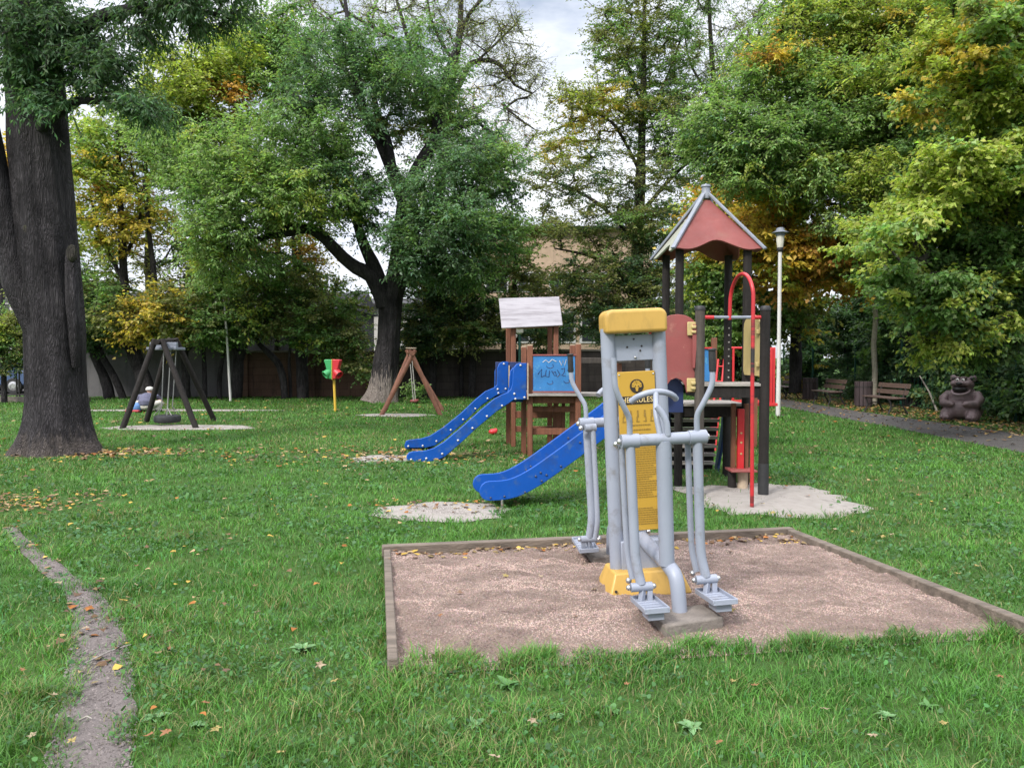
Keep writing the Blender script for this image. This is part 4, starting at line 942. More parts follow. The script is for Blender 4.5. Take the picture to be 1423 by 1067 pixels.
MB().box((cen.x, cen.y-.1, 1.8), (.6, .1, .12)).build('top_beam', M_trim, r, off=base, bevel=.01)
tc_ = Vector((X(231.5, 17.1), 17.1, .16)); pts = [(tc_.x+.2*math.cos(a), tc_.y+.2*math.sin(a), tc_.z) for a in [2*math.pi*k/28 for k in range(28)]]
tyre = MB(); n_, m_ = 28, 12; vs = []; fs = []
for i in range(n_):
    a = 2*math.pi*i/n_
    for k in range(m_):
        b = 2*math.pi*k/m_; rr_ = .215+.07*math.copysign(abs(math.cos(b))**.7, math.cos(b)); zz = .085*math.copysign(abs(math.sin(b))**.7, math.sin(b))
        vs.append(Vector((tc_.x+rr_*math.cos(a), tc_.y+rr_*math.sin(a), tc_.z+zz)))
for i in range(n_):
    for k in range(m_): fs.append((i*m_+k, ((i+1) % n_)*m_+k, ((i+1) % n_)*m_+(k+1) % m_, i*m_+(k+1) % m_))
tyre.add(vs, fs).build('tyre_seat', M_tyre, r, off=base)
for dx, dy in ((-.13, -.1), (-.05, .1), (.08, -.1), (.12, .1)):
    k = Vector((tc_.x+dx*.6, tc_.y+dy, .42))
    MB().tube([Vector((tc_.x+dx*.75+.0, cen.y+dy, 1.7)), k], .011, 6).build('chain', M_chain, r, off=base)
    m = MB()
    for s in (-1, 1): m.tube([k, Vector((tc_.x+dx*1.4+.05*s, tc_.y+dy*1.6, .25))], .008, 6)
    m.build('chain', M_chain, r, off=base)
# red and green ball funnel
Yb = 21.6; bf = thing('ball_funnel', 'red and green plastic funnel box with two spouts on a yellow pole', 'ball funnel', (X(465, Yb), Yb, 0)); ob = Vector(bf.location)
MB().tube([(X(465.5, Yb), Yb, -.02), (X(464, Yb), Yb, .95)], .035, 14).build('pole', M_ypole, bf, off=ob)
zt_, zm, zb_ = Zc(499.5, Yb), Zc(514.5, Yb), Zc(527, Yb)
xc = X(463.2, Yb)
for s, mt in ((-1, M_gpl), (1, M_rpl)):
    out = [(0, zb_), (.13*s, zb_+.03), (.15*s, zm), (.20*s, zt_-.1), (.225*s, zt_-.03), (.20*s, zt_), (0, zt_)]
    h = MB().prism(out, (xc, Yb, 0), (1, 0, 0), (0, 0, 1), (0, .34, 0)).build('funnel_half', mt, bf, off=ob, bevel=.02, segs=3)
    sp = MB(); R = Matrix.Rotation(math.radians(38), 3, 'X') @ Matrix.Identity(3); ax = Vector((.72*s, -.5, -.62)).normalized(); Rq = ax.to_track_quat('Z', 'Y').to_matrix()
    sp.lathe([(.11, 0), (.11, .17), (.125, .172), (.125, .2), (.1, .2), (.098, .06)], Vector((xc+.07*s, Yb-.06, zm-.02)), 20, Rq); spo = sp.build('spout', mt, h, off=ob)
    MB().lathe([(.097, .1), (.097, .105)], Vector((xc+.07*s, Yb-.06, zm-.02)), 18, Rq).build('spout_opening', M_trim, spo, off=ob)
MB().box((xc, Yb-.005, (zt_+zb_)/2), (.014, .36, zt_-zb_+.01)).build('middle_seam', M_ypole, bf, off=ob, bevel=.003)
# white pole by the wall
Yw = 26.5; w0 = Vector((X(320, Yw), Yw, 0))
tag(MB().tube([(X(320, Yw), Yw, -.02), (X(317, Yw), Yw, 1.6), (X(313.5, Yw), Yw, Zc(425, Yw))], [.045, .04, .035], 12).build('metal_pole', M_whitepaint), 'thin white metal pole leaning slightly in front of the dark wall', 'pole')
# path lamp
lp = thing('street_lamp', 'white lamp post with a clear lantern and flat hat beside the asphalt path', 'street lamp', (X(1082, 20), 20, 0)); ol = Vector(lp.location)
zl = Zc(350, 20)
MB().tube([(ol.x, 20, -.02), (ol.x, 20, .9), (ol.x, 20, 1.0), (ol.x, 20, zl)], [.06, .06, .05, .048], 18).build('pole', M_whitepaint, lp, off=ol)
MB().lathe([(.05, zl-.01), (.075, zl+.02), (.08, zl+.1), (.06, zl+.14), (.05, zl+.26), (0, zl+.27)], (ol.x, 20, 0), 18).build('lamp_socket', M_rubber, lp, off=ol)
MB().lathe([(.075, zl+.1), (.1, zl+.3), (.1, zl+.42)], (ol.x, 20, 0), 20).build('lamp_glass', M_lampglass, lp, off=ol)
MB().lathe([(.115, zl+.41), (.115, zl+.47), (.21, zl+.485), (.21, zl+.495), (.11, zl+.54), (.1, zl+.6), (.06, zl+.62), (0, zl+.625)], (ol.x, 20, 0), 24).build('lamp_hat', M_trim, lp, off=ol)
# small green lantern by the wall, seen under the white roof
Yg = 26; gl = thing('street_lamp', 'small dark green lantern post seen under the white roof of the brown tower', 'street lamp', (X(722, Yg), Yg, 0)); og = Vector(gl.location)
MB().tube([(og.x, Yg, -.02), (og.x, Yg, Zc(465, Yg))], .045, 12).build('pole', M_greenmetal, gl, off=og)
zg = Zc(465, Yg); MB().lathe([(.05, zg), (.13, zg+.06), (.14, zg+.25), (.15, zg+.26), (.06, zg+.32), (0, zg+.33)], (og.x, Yg, 0), 14).build('lantern', M_lampglass, gl, off=og)

# ================================================================== BENCHES, BINS, BEAR
def make_bench(loc, rz, label):
    """local: length along x, front = -y"""
    b = thing('park_bench', label, 'bench', loc, (0, 0, rz), 'brown slatted benches along the asphalt path')
    for k, y in enumerate((-.2, -.1, 0.0, .1)): MB().box((0, y, .43+.004*k), (1.55, .085, .03)).build('seat_slat', M_seatwood, b, bevel=.006)
    for z, y in ((.58, .19), (.75, .245)): MB().box((0, y, z), (1.55, .028, .13), R=Matrix.Rotation(-.28, 3, 'X')).build('back_slat', M_seatwood, b, bevel=.006)
    for sx in (-.6, .6):
        m = MB(); m.tube([(sx, -.25, 0), (sx, -.21, .1), (sx, -.17, .2), (sx, -.19, .32), (sx, -.24, .405)], [.028, .024, .024, .024, .03], 8)
        m.tube([(sx, .30, 0), (sx, .22, .12), (sx, .15, .25), (sx, .14, .40), (sx, .2, .6), (sx, .27, .82)], [.028, .024, .024, .026, .022, .02], 8)
        m.tube([(sx, -.24, .405), (sx, 0, .395), (sx, .14, .40)], .022, 8); m.tube([(sx, -.17, .2), (sx, 0, .26), (sx, .15, .25)], .016, 8)
        m.build('bench_leg', M_iron, b)
    return b
def make_bin(loc, label):
    b = thing('litter_bin', label, 'litter bin', loc, group='round slatted litter bins between the benches')
    m = MB()
    for k in range(14):
        a = 2*math.pi*k/14; m.box((.24*math.cos(a), .24*math.sin(a), .41), (.03, .095, .74), rz=a)
    m.build('bin_slat', M_bin, b, bevel=.006)
    MB().lathe([(.22, .04), (.22, .76), (.2, .76), (.2, .1)], n=20).build('bin_liner', M_iron, b)
    MB().lathe([(.262, .6), (.262, .64)], n=24).build('bin_hoop', M_iron, b); MB().tube([(0, 0, -.02), (0, 0, .06)], .08, 12).build('bin_foot', M_iron, b)
    return b
make_bench((10.2, 21.0, 0), -math.pi/2+.06, 'nearest brown bench with a pale left seat edge, between the bear and a dark bin')
make_bench((10.12, 24.6, 0), -math.pi/2, 'middle brown bench standing between the two dark litter bins')
make_bench((10.1, 28.4, 0), -math.pi/2, 'farthest brown bench half hidden beside the white lamp post')
make_bin((10.75, 24.1-.6, 0), 'dark litter bin between the nearest and the middle bench'); make_bin((10.55, 27.2, 0), 'dark litter bin between the middle and the farthest bench')
# bear sculpture, sitting, facing the camera and a little to the left
br = thing('bear_statue', 'brown painted bear sculpture sitting by the fence with its mouth wide open', 'statue', (10.85, 18.5, 0), (0, 0, math.radians(-44)))
m = MB()
m.ball((0, .05, .34), (.38, .33, .37)); m.ball((0, .04, .58), (.32, .27, .26)); m.ball((0, -.01, .86), (.25, .22, .2)); m.ball((0, -.11, .74), (.22, .16, .09)); m.ball((0, -.24, .9), (.13, .12, .075)); m.ball((0, .24, .24), (.4, .32, .25))
for s in (-1, 1):
    m.tube([(.28*s, .03, .66), (.38*s, -.1, .52), (.34*s, -.25, .42), (.19*s, -.33, .42)], [.1, .115, .1, .075], 12); m.ball((.17*s, -.34, .42), (.085, .06, .075))
    for q in range(4): m.ball((.11*s+.04*s*q*.8, -.385, .40+.012*q), (.022, .03, .032), 8, 6)
    m.ball((.26*s, -.17, .16), (.175, .22, .18)); m.ball((.28*s, -.34, .11), (.13, .11, .125)); m.ball((.21*s, .02, 1.02), (.085, .05, .085)); m.ball((.14*s, -.2, .9), (.09, .09, .07)); m.ball((.08*s, -.17, 1.04), (.07, .05, .028))
    for q in range(3): m.ball((.2*s+.07*s*q, -.44, .1), (.028, .03, .045), 8, 6)
m.ball((0, -.2, .3), (.24, .16, .23))
m.build('body', M_bear, br, remesh=.016)
m = MB(); m.tube([(.19*math.cos(a), -.225-.11*abs(math.sin(a))+.05*math.cos(a)**2, .735-.095*math.sin(a)) for a in [math.pi*k/14 for k in range(15)]], .027, 10); m.build('lower_lip', M_bearlight, br)
m = MB(); m.ball((0, -.235, .765), (.165, .1, .075)); m.build('mouth', M_bearblack, br)
m = MB(); m.ball((0, -.34, .90), (.07, .04, .045)); m.build('nose', M_bearblack, br)
for s in (-1, 1):
    e = MB(); e.ball((.06*s, -.225, .975), (.04, .025, .05)); eo = e.build('eye', M_eye, br); MB().ball((.055*s-.008, -.248, .97), (.018, .01, .026)).build('pupil', M_bearblack, eo)
    MB().ball((.19*s, -.03, 1.005), (.045, .03, .045)).build('inner_ear', M_bearblack, br)

# ================================================================== MAN AND BAG
mn = thing('person', 'person in dark sweater and pale trousers crouching behind the tyre swing', 'person', (X(203, 21.3), 21.3, 0)); om = Vector(mn.location)
m = MB(); m.ball((0, 0, .30), (.17, .14, .14)); m.tube([(0, 0, .3), (-.02, .1, .45), (-.03, .2, .58)], [.15, .16, .13], 14); m.tube([(-.03, .2, .58), (-.035, .24, .70)], [.055, .05], 10); m.ball((-.035, .25, .76), (.075, .09, .1))
for s in (-1, 1):
    m.tube([(.1*s, 0, .28), (.28*s, .2, .38)], [.085, .06], 10); m.tube([(.28*s, .2, .38), (.2*s, .12, .06)], [.06, .04], 10); m.box((.2*s, .2, .035), (.08, .22, .06))
    m.tube([(.17*s-.03, .17, .56), (.27*s-.06, .3, .38)], [.05, .04], 10); m.tube([(.27*s-.06, .3, .38), (.15*s-.2, .42, .25)], [.04, .028], 10)
    for q in range(4): m.tube([(.15*s-.2+.018*(q-1.5), .42, .25), (.15*s-.21+.02*(q-1.5), .48+.006*q*(3-q), .22), (.15*s-.21+.02*(q-1.5), .5, .19)], .009, 6)
    m.tube([(.15*s-.2+.03*s, .42, .25), (.15*s-.2+.055*s, .45, .22)], .01, 6)
    m.ball((-.035+.075*s, .25, .755), (.012, .02, .028), 8, 6)
m.ball((-.035, .345, .75), (.015, .02, .02), 8, 6)
m.build('body', M_skin, mn, remesh=.013)
m = MB(); m.tube([(.0, -.05, .22), (0, -.03, .33), (-.015, .06, .46), (-.03, .15, .57), (-.032, .2, .63)], [.15, .185, .19, .155, .07], 16); m.ball((-.03, .13, .53), (.215, .12, .12))
for s in (-1, 1): m.tube([(.175*s-.03, .16, .57), (.29*s-.06, .3, .39)], [.075, .06], 12); m.tube([(.29*s-.06, .3, .39), (.17*s-.17, .4, .27)], [.058, .045], 12)
m.tube([(-.19, .13, .56), (-.33, .16, .36)], [.08, .062], 12); m.tube([(-.33, .16, .36), (-.24, .36, .26)], [.06, .045], 12)
m.build('sweater', M_sweater, mn, remesh=.016)
m = MB(); m.ball((0, -.0, .2), (.2, .18, .15))
for s in (-1, 1): m.tube([(.1*s, .0, .25), (.29*s, .16, .34)], [.12, .085], 12); m.tube([(.29*s, .16, .34), (.21*s, .1, .06)], [.09, .065], 12)
m.build('trousers', M_trouser, mn, remesh=.018)
for s in (-1, 1): MB().box((.2*s, .17, .035), (.1, .26, .07)).build('shoe', M_iron, mn, bevel=.02)
m = MB(); m.ball((-.035, .25, .8), (.09, .1, .075)); m.ball((-.035, .24, .775), (.092, .102, .04)); m.build('cap', M_cap, mn)
bg = thing('bag', 'blue and red cloth bag lying beside the crouching person', 'bag', (X(187, 21.2), 21.2, 0))
m = MB(); m.ball((0, 0, .12), (.2, .15, .12)); m.ball((.06, 0, .17), (.15, .13, .11)); m.build('bag_body', M_bagblue, bg, remesh=.02)
MB().box((-.03, -.03, .045), (.38, .26, .07)).build('bag_base', M_bagred, bg, bevel=.03, segs=3)
m = MB(); m.tube([(-.1, 0, .2), (-.05, -.02, .29), (.05, -.02, .31), (.12, 0, .24)], .012, 8); m.build('bag_strap', M_trouser, bg); mn.scale = (1.12, 1.1, .80)
# red toy lump left in the grass
m = MB(); m.ball((0, 0, .06), (.09, .07, .06)); m.ball((.05, .02, .09), (.05, .05, .04)); o = m.build('toy', M_redpaint, remesh=.012); o.location = gp(685, 604); tag(o, 'small red toy lying in the grass left of the brown tower legs', 'toy')
# ================================================================== WALLS AND BUILDINGS
def wallmat(name, c1, c2, c3, brick=None):
    m, nt, p = newmat(name); tc = N(nt, 'ShaderNodeTexCoord'); v = tc.outputs['Object']
    g = mixc(nt, ramp(nt, noise(nt, v, .9, 6, .65), .35, .65), c1, c2)
    mp = N(nt, 'ShaderNodeMapping'); mp.inputs['Scale'].default_value = (2.2, 2.2, .3); nt.links.new(v, mp.inputs['Vector'])
    g = mixc(nt, ramp(nt, noise(nt, mp.outputs[0], 1.6, 5, .7), .5, .75), g, c3)
    if brick:
        mp2 = N(nt, 'ShaderNodeMapping'); mp2.inputs['Rotation'].default_value = (math.pi/2, 0, 0); nt.links.new(v, mp2.inputs['Vector'])
        b = N(nt, 'ShaderNodeTexBrick'); b.inputs['Scale'].default_value = 1.0; b.inputs['Brick Width'].default_value = brick[0]; b.inputs['Row Height'].default_value = brick[1]; b.inputs['Mortar Size'].default_value = .012
        b.inputs['Color1'].default_value = (1, 1, 1, 1); b.inputs['Color2'].default_value = (.7, .7, .7, 1); b.inputs['Mortar'].default_value = (.45, .45, .45, 1); nt.links.new(mp2.outputs[0], b.inputs['Vector'])
        g = mixc(nt, 0.55, g, b.outputs['Color'], 'MULTIPLY')
        bn = N(nt, 'ShaderNodeBump'); bn.inputs['Strength'].default_value = .6; bn.inputs['Distance'].default_value = .02; nt.links.new(b.outputs['Color'], bn.inputs['Height']); nt.links.new(bn.outputs[0], p.inputs['Normal'])
    nt.links.new(g, p.inputs['Base Color']); p.inputs['Roughness'].default_value = .92; p.inputs['Specular IOR Level'].default_value = .15; return m
M_render = wallmat('grey_render', (.12, .115, .122), (.16, .155, .162), (.075, .073, .076))
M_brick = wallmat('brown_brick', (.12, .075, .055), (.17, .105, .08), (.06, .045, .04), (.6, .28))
M_shadedbrick = wallmat('shaded_brick', (.06, .05, .048), (.09, .075, .07), (.04, .035, .035), (.6, .28))  # brick colour darkened to paint in the deep shade on this stretch of wall
M_dark = wallmat('dark_cladding', (.055, .055, .06), (.08, .08, .085), (.04, .04, .042))
M_beige = wallmat('beige_render', (.42, .31, .22), (.5, .37, .27), (.33, .25, .19))
M_pale = wallmat('pale_render', (.55, .53, .52), (.62, .6, .58), (.45, .43, .42))
M_roof = wallmat('brown_roof', (.13, .085, .06), (.18, .12, .085), (.08, .06, .05))
M_oldbrick = wallmat('old_brick', (.2, .13, .1), (.26, .17, .13), (.13, .09, .08), (.5, .15))
Yw_ = 29.3
def wall(x0, x1, y, h, mat, label, cap=None, th=.3):
    t = thing('boundary_wall', label, 'wall', ((x0+x1)/2, y, 0), group='old boundary walls at the back of the lawn'); o = Vector(t.location)
    MB().box(((x0+x1)/2, y+th/2, h/2-.05), (x1-x0, th, h+.1)).build('wall_face', mat, t, off=o, smooth=0)
    MB().box(((x0+x1)/2, y+th/2, h+.04), (x1-x0-.01, th+.1, .075)).build('coping', M_concrete, t, off=o, bevel=.01); return t, o
wall(X(96, Yw_), X(333, Yw_), Yw_, Zc(462, Yw_), M_render, 'pale grey rendered wall behind the tyre swing')
t_, o_w = wall(X(333, Yw_)+.02, X(520, Yw_), Yw_+.1, Zc(490, Yw_), M_brick, 'brown brick wall behind the red and green ball funnel')
for px in (337, 430, 517): MB().box((X(px, Yw_), Yw_+.06, .85), (.4, .2, 1.72)).build('pier', M_brick, t_, off=o_w, smooth=0)
wall(X(520, Yw_)+.02, X(940, Yw_), Yw_+.15, Zc(488, Yw_), M_shadedbrick, 'dark shaded brick wall behind the big trunk and the brown tower')
def house(name, label, cat, x0, x1, y0, y1, h, mat, roof=None, windows=(), rmat=None, gable=None, eave=.4):
    t = thing(name, label, cat, ((x0+x1)/2, y0, 0)); o = Vector(t.location)
    MB().box(((x0+x1)/2, (y0+y1)/2, h/2-.05), (x1-x0, y1-y0, h+.1)).build('house_wall', mat, t, off=o, smooth=0)
    if roof:
        m = MB(); e = eave; ym = (y0+y1)/2
        v = [(x0-e, y0-e, h+.01), (x1+e, y0-e, h+.01), (x1+e, y1+e, h+.01), (x0-e, y1+e, h+.01), (x0-e, ym, h+roof), (x1+e, ym, h+roof)]
        m.add(v, [(0, 3, 2, 1), (0, 1, 5, 4), (2, 3, 4, 5), (0, 4, 3), (1, 2, 5)]); m.build('roof', rmat or M_roof, t, off=o, smooth=0)
        MB().box(((x0+x1)/2, y0-e-.05, h+.03), (x1-x0+2*e, .12, .12)).build('gutter', M_iron, t, off=o, smooth=0)
    for wx, wz, ww, wh, arch in windows:
        if arch:
            out = [(-ww/2, -wh/2), (ww/2, -wh/2), (ww/2, wh/2-ww/2)]+[(ww/2*math.cos(a), wh/2-ww/2+ww/2*math.sin(a)) for a in [math.pi*k/10 for k in range(1, 10)]]+[(-ww/2, wh/2-ww/2)]
        else: out = [(-ww/2, -wh/2), (ww/2, -wh/2), (ww/2, wh/2), (-ww/2, wh/2)]
        w = MB().prism([(a*1.14, b*1.1) for a, b in out], (wx, y0-.03, wz), (1, 0, 0), (0, 0, 1), (0, .05, 0)).build('window', M_whitepaint, t, off=o, smooth=0)
        MB().prism([(a*.94, b*.95) for a, b in out], (wx, y0-.075, wz), (1, 0, 0), (0, 0, 1), (0, .03, 0)).build('pane', M_glass, w, off=o, smooth=0)
        m = MB(); m.box((wx, y0-.1, wz), (.05, .03, wh*.94)); m.box((wx, y0-.1, wz+.1), (ww*.92, .028, .05)); m.build('glazing_bar', M_whitepaint, w, off=o, smooth=0)
    return t, o
t_, o_h = house('shed', 'long dark grey building with a low roof standing behind the grey wall', 'building', X(112, 34), X(492, 34), 34, 39, Zc(432, 34), M_dark, 1.0, (), M_dark, eave=.2)
house('house', 'pale house with an arched white window seen just left of the big trunk', 'house', X(480, 42), X(640, 42), 42, 50, Zc(425, 42), M_pale, .7, [(X(505, 42), Zc(459, 42), .95, 2.0, True), (X(545, 42), Zc(459, 42), .95, 2.0, True), (X(596, 42), Zc(459, 42), .95, 2.0, True), (X(630, 42), Zc(459, 42), .95, 2.0, True)], M_dark)
house('building', 'large beige building with a brown roof edge seen through the trees', 'building', X(655, 46), X(905, 46), 46, 58, Zc(318, 46), M_beige, .5, [(X(px, 46), Zc(392, 46), 1.3, 1.1, False) for px in (690, 735, 780, 825)]+[(X(px, 46), Zc(455, 46), 1.5, 1.7, False) for px in (690, 735, 780, 825)])
house('house', 'old brick house with tall white windows beyond the street at the far left', 'house', X(-150, 52), X(52, 52), 52, 62, Zc(402, 52), M_oldbrick, 1.5, [(X(px, 52), Zc(424, 52), .9, 1.9, False) for px in (-60, -30, 7, 29)]+[(X(px, 52), Zc(470, 52), .9, 1.9, False) for px in (-60, -30, 7, 29)])
# cars on the street, seen side-on under the hedge
def make_car(loc, rz, col, label):
    t = thing('parked_car', label, 'car', loc, (0, 0, rz), 'cars parked on the street')
    M_c = pmat('car_paint', col, .25, .04, 3, 0, spec=.6)
    prof = [(-2.1, .35), (-2.12, .7), (-2.0, .92), (-1.55, .98), (-1.0, 1.42), (-.3, 1.5), (.6, 1.45), (1.25, 1.02), (1.95, .88), (2.12, .7), (2.1, .35)]
    MB().prism(prof, (0, 0, 0), (1, 0, 0), (0, 0, 1), (0, 1.7, 0)).build('body', M_c, t, bevel=.07, segs=3)
    for s in (-1, 1):
        MB().prism([(-1.32, 1.0), (-.93, 1.36), (-.25, 1.42), (-.25, 1.0)], (0, .86*s, 0), (1, 0, 0), (0, 0, 1), (0, .02, 0)).build('window', M_glass, t)
        MB().prism([(-.15, 1.0), (-.15, 1.42), (.55, 1.38), (1.05, 1.02)], (0, .86*s, 0), (1, 0, 0), (0, 0, 1), (0, .02, 0)).build('window', M_glass, t)
        for x in (-1.3, 1.3):
            R = Matrix.Rotation(math.pi/2, 3, 'X'); w = MB().lathe([(.2, -.1), (.31, -.1), (.33, -.05), (.33, .05), (.31, .1), (.2, .1)], (x, .8*s, .33), 22, R).build('wheel', M_rubber, t); MB().lathe([(.19, -.105), (.1, -.12), (.19, .105)], (x, .8*s, .33), 14, R).build('rim', M_steel, w)
        MB().box((2.08, .6*s, .72), (.08, .35, .14)).build('headlight', M_lampglass, t, bevel=.02); MB().box((-2.09, .65*s, .78), (.07, .2, .18)).build('tail_light', M_redpaint, t, bevel=.02)
    return t
make_car((X(36, 33.5)+.9, 33.5, .01), math.pi, (.5, .52, .55), 'silver car parked across the street just left of the big left trunk')
make_car((X(-12, 32.0), 32.0, .01), math.pi+.1, (.06, .1, .2), 'dark blue car at the left edge parked in front of the silver one')
# kerb wall and railing on the left
k_ = thing('low_wall', 'low weathered concrete wall along the street at the far left', 'wall', (X(20, 26), 26, 0)); ok_ = Vector(k_.location)
MB().box((X(20, 26)-3, 26, .08), (11, .25, .2)).build('wall_body', M_concrete, k_, off=ok_, bevel=.02)
rl = thing('railing', 'dark thin metal railing in front of the parked cars', 'railing', (X(20, 27), 27, 0)); orl = Vector(rl.location)
for px in (-30, 8, 22.5, 26.5, 55): MB().tube([(X(px, 27), 27, -.02), (X(px, 27), 27, 1.0)], .028, 8).build('post', M_iron, rl, off=orl)
m = MB()
for z in (.2, .98): m.tube([(X(-40, 27), 27, z), (X(70, 27), 27, z)], .02, 8)
m.build('rail', M_iron, rl, off=orl)
# green mesh fence along the path: posts are parts of one fence
fx = 12.0; fn = thing('mesh_fence', 'green wire mesh fence with dark green posts behind the benches', 'fence', (fx, 22, 0)); of = Vector(fn.location)
for Y in (12.6, 15.4, 18.3, 21.25, 23.7, 26.9, 30.7, 34): MB().box((fx, Y, 1.02), (.06, .06, 2.1)).build('post', M_greenmetal, fn, off=of, bevel=.006)
m = MB(); 
for z in [.06+.2*k for k in range(11)]: m.beam((fx+.035, 12.6, z), (fx+.035, 34, z), .006, .006)
for k in range(107): m.beam((fx+.04, 12.6+.2*k, .04), (fx+.04, 12.6+.2*k, 2.05), .005, .005, up=(1, 0, 0))
m.build('wire_mesh', M_greenmetal, fn, off=of, smooth=0)
# birch stem and leaning branch behind the benches
b0 = Vector((X(1215, 24.5), 24.5, 0)); pts = [at(1215, 545, 24.5), at(1216, 515, 24.5), at(1214, 480, 24.5), at(1217, 440, 24.5), at(1214, 412, 24.5)]; pts[0].z = -.02
tag(MB().tube(pts, [.09, .085, .08, .075, .07], 10).build('birch_stump', pmat('birch_bark', (.42, .38, .31), .8, .2, 6, .3, dirt=((.12, .1, .08), .55, .7, 9), stretch=(1, 1, 4))), 'pale broken birch stem standing behind the nearest bench', 'tree stump')
a, b = Vector((X(1303, 21.6), 21.6, .02)), at(1278, 522, 21.9)
tag(MB().tube([a, a.lerp(b, .5)+Vector((.03, 0, .03)), b], [.028, .024, .015], 8).build('dead_branch', M_greywood), 'bare pale branch leaning against the green fence left of the bear', 'branch')

# ================================================================== TREES
LEAFGAIN = 2.7
def mesh_arrays(V, F4):
    L = np.asarray(F4, np.int32).reshape(-1); return V, L, np.arange(0, len(L), 4)
def leafquads(P, D, Nn, L, Wd):
    D = D/np.linalg.norm(D, axis=1, keepdims=True); Sd = np.cross(D, Nn); Sd /= (np.linalg.norm(Sd, axis=1, keepdims=True)+1e-9); Up = np.cross(Sd, D)
    L = L[:, None]; Wd = Wd[:, None]
    mid = P + D*L*.45; fold = Up*Wd*.22
    V = np.stack([P, mid+Sd*Wd*.5+fold, P+D*L-Up*L*.18, mid-Sd*Wd*.5+fold], 1).reshape(-1, 3); return V
G, YG, YL, OR, OL, DK, BL_ = (.062, .104, .036), (.13, .155, .034), (.2, .16, .034), (.18, .1, .026), (.08, .088, .033), (.034, .06, .03), (.05, .09, .046)
LG, YL2, OR2 = (.095, .142, .05), (.24, .18, .035), (.2, .115, .03)
def boughs(ends, x1, slope, Y0, Y1, pal, rx=34, rz=10, ry=.7, n=15, step=36, seed=0):
    q = np.random.default_rng(seed); out = []
    for xe, ye in ends:
        Yb = q.uniform(Y0, Y1); x = xe
        while (x < x1 if x1 > xe else x > x1):
            f = abs(x-xe)/max(abs(x1-xe), 1); out.append((x, ye+slope*abs(x-xe)+q.normal(0, 9), Yb+.7*f+q.normal(0, .35), rx*q.uniform(.8, 1.3), rz*q.uniform(.9, 2.1), ry*1.2, int(n*q.uniform(.7, 1.2)), pal)); x += step if x1 > xe else -step
    return out
def tree(name, label, base, trunk, limbs, clumps, bark=None, flare=.0, L=.13, Wd=.05, twigs=5, per=13, flat=.75, droop=.25, twl=.7, cat='tree', group=None, seed=0, br=.010, ridge=0, kids=None, stray=.0, fill=1.0, dy=0):
    """clumps: (px, py, Y, rx px, rz px, ry m, tips, palette [(colour, weight)...])"""
    R = np.random.default_rng(100+seed)
    t = thing(name, label, cat, base, group=group); o = Vector(t.location); on = np.array(o)
    m = MB(); nodes = []; par = []; rad = []
    def conv(l): return [(at(p[0], p[1], p[2]) if p[2] > 10.5 else Vector(p[:3]), p[-1]) for p in l]
    lines = [conv(trunk)]+[conv(l) for l in limbs]
    for li, ln in enumerate(lines):
        # smooth by Catmull-Rom
        pts = [q[0] for q in ln]; rs = [q[1] for q in ln]; sp = []; sr = []
        for i in range(len(pts)-1):
            p0, p1, p2, p3 = pts[max(i-1, 0)], pts[i], pts[i+1], pts[min(i+2, len(pts)-1)]
            k = max(2, int((p2-p1).length/(.12 if li == 0 and ridge else .35)))
            for j in range(k):
                u = j/k; sp.append(.5*((2*p1)+(p2-p0)*u+(2*p0-5*p1+4*p2-p3)*u*u+(3*p1-p0-3*p2+p3)*u**3)); sr.append(rs[i]*(1-u)+rs[i+1]*u)
        sp.append(pts[-1]); sr.append(rs[-1])
        big = ridge and li == 0
        n = 48 if big else (14 if sr[0] > .1 else 8); s0 = len(m.v)
        if not big: sr = [r_*(1+.1*(vnoise(np.array([i*.7]), np.array([li*3.+seed]), 4)[0]-.5)*2) for i, r_ in enumerate(sr)]
        m.tube(sp, sr, n)
        if (flare and li == 0):
            for i in range(len(sp)):
                c = sp[i]; z = c.z
                for k in range(n):
                    v = m.v[s0+i*n+k]; d = v-c; a = math.atan2(d.y, d.x)
                    f = 1+flare*math.exp(-max(z, 0)/.28)*(1+.55*math.cos(5*a+seed)+.3*math.cos(3*a+1.3))+ (.045*math.sin(7*a+.9*math.sin(z*1.3)+seed)+.03*math.sin(13*a+z*2.1)+.05*(float(vnoise(np.array([a*3+20]), np.array([z*1.5]), 6)[0])-.5) if n > 20 else 0)
                    m.v[s0+i*n+k] = c+d*f
        for i in range(len(sp)):
            if i and (sp[i]-Vector(nodes[-1])).length < .3 and i < len(sp)-1: continue
            nodes.append(tuple(sp[i])); par.append(len(nodes)-2 if i else -1); rad.append(sr[i])
    m.build('trunk', bark or M_bark, t, off=o, smooth=60)
    nl = len(nodes); skip = 1
    # tips
    tips = []; tcol = []
    for cl in clumps:
        px, py, Y, rx, rz, ry, nt_, pal = cl; rx, rz, ry, nt_ = rx*(1+.45*(fill-1)), rz*(1+.45*(fill-1)), ry*(1+.3*(fill-1)), int(nt_*fill); py += dy; c = np.array(at(px, py, Y)); sx, sz = rx/F*Y, rz/F*Y
        u = R.normal(size=(nt_, 3)); u /= np.linalg.norm(u, axis=1, keepdims=True); u *= (R.random(nt_)**.45)[:, None]
        tips.append(c+u*np.array([sx, ry, sz])); w = np.array([q[1] for q in pal], float); w /= w.sum(); pc = np.array([q[0] for q in pal])
        # one colour per bough, with the palette drifting across the crown
        d = tips[-1]; q = fbm(d[:, 0]*.7+d[:, 1]*.3+seed, d[:, 2]*.9+d[:, 1]*.2, 70+seed)*.75+R.random(nt_)*.35-.05
        tcol.append(pc[np.searchsorted(np.cumsum(w), np.clip((q-.2)/.62, 0, .999))])
    tips = np.concatenate(tips); tcol = np.concatenate(tcol); k = tips[:, 2] > .15; tips, tcol = tips[k], tcol[k]
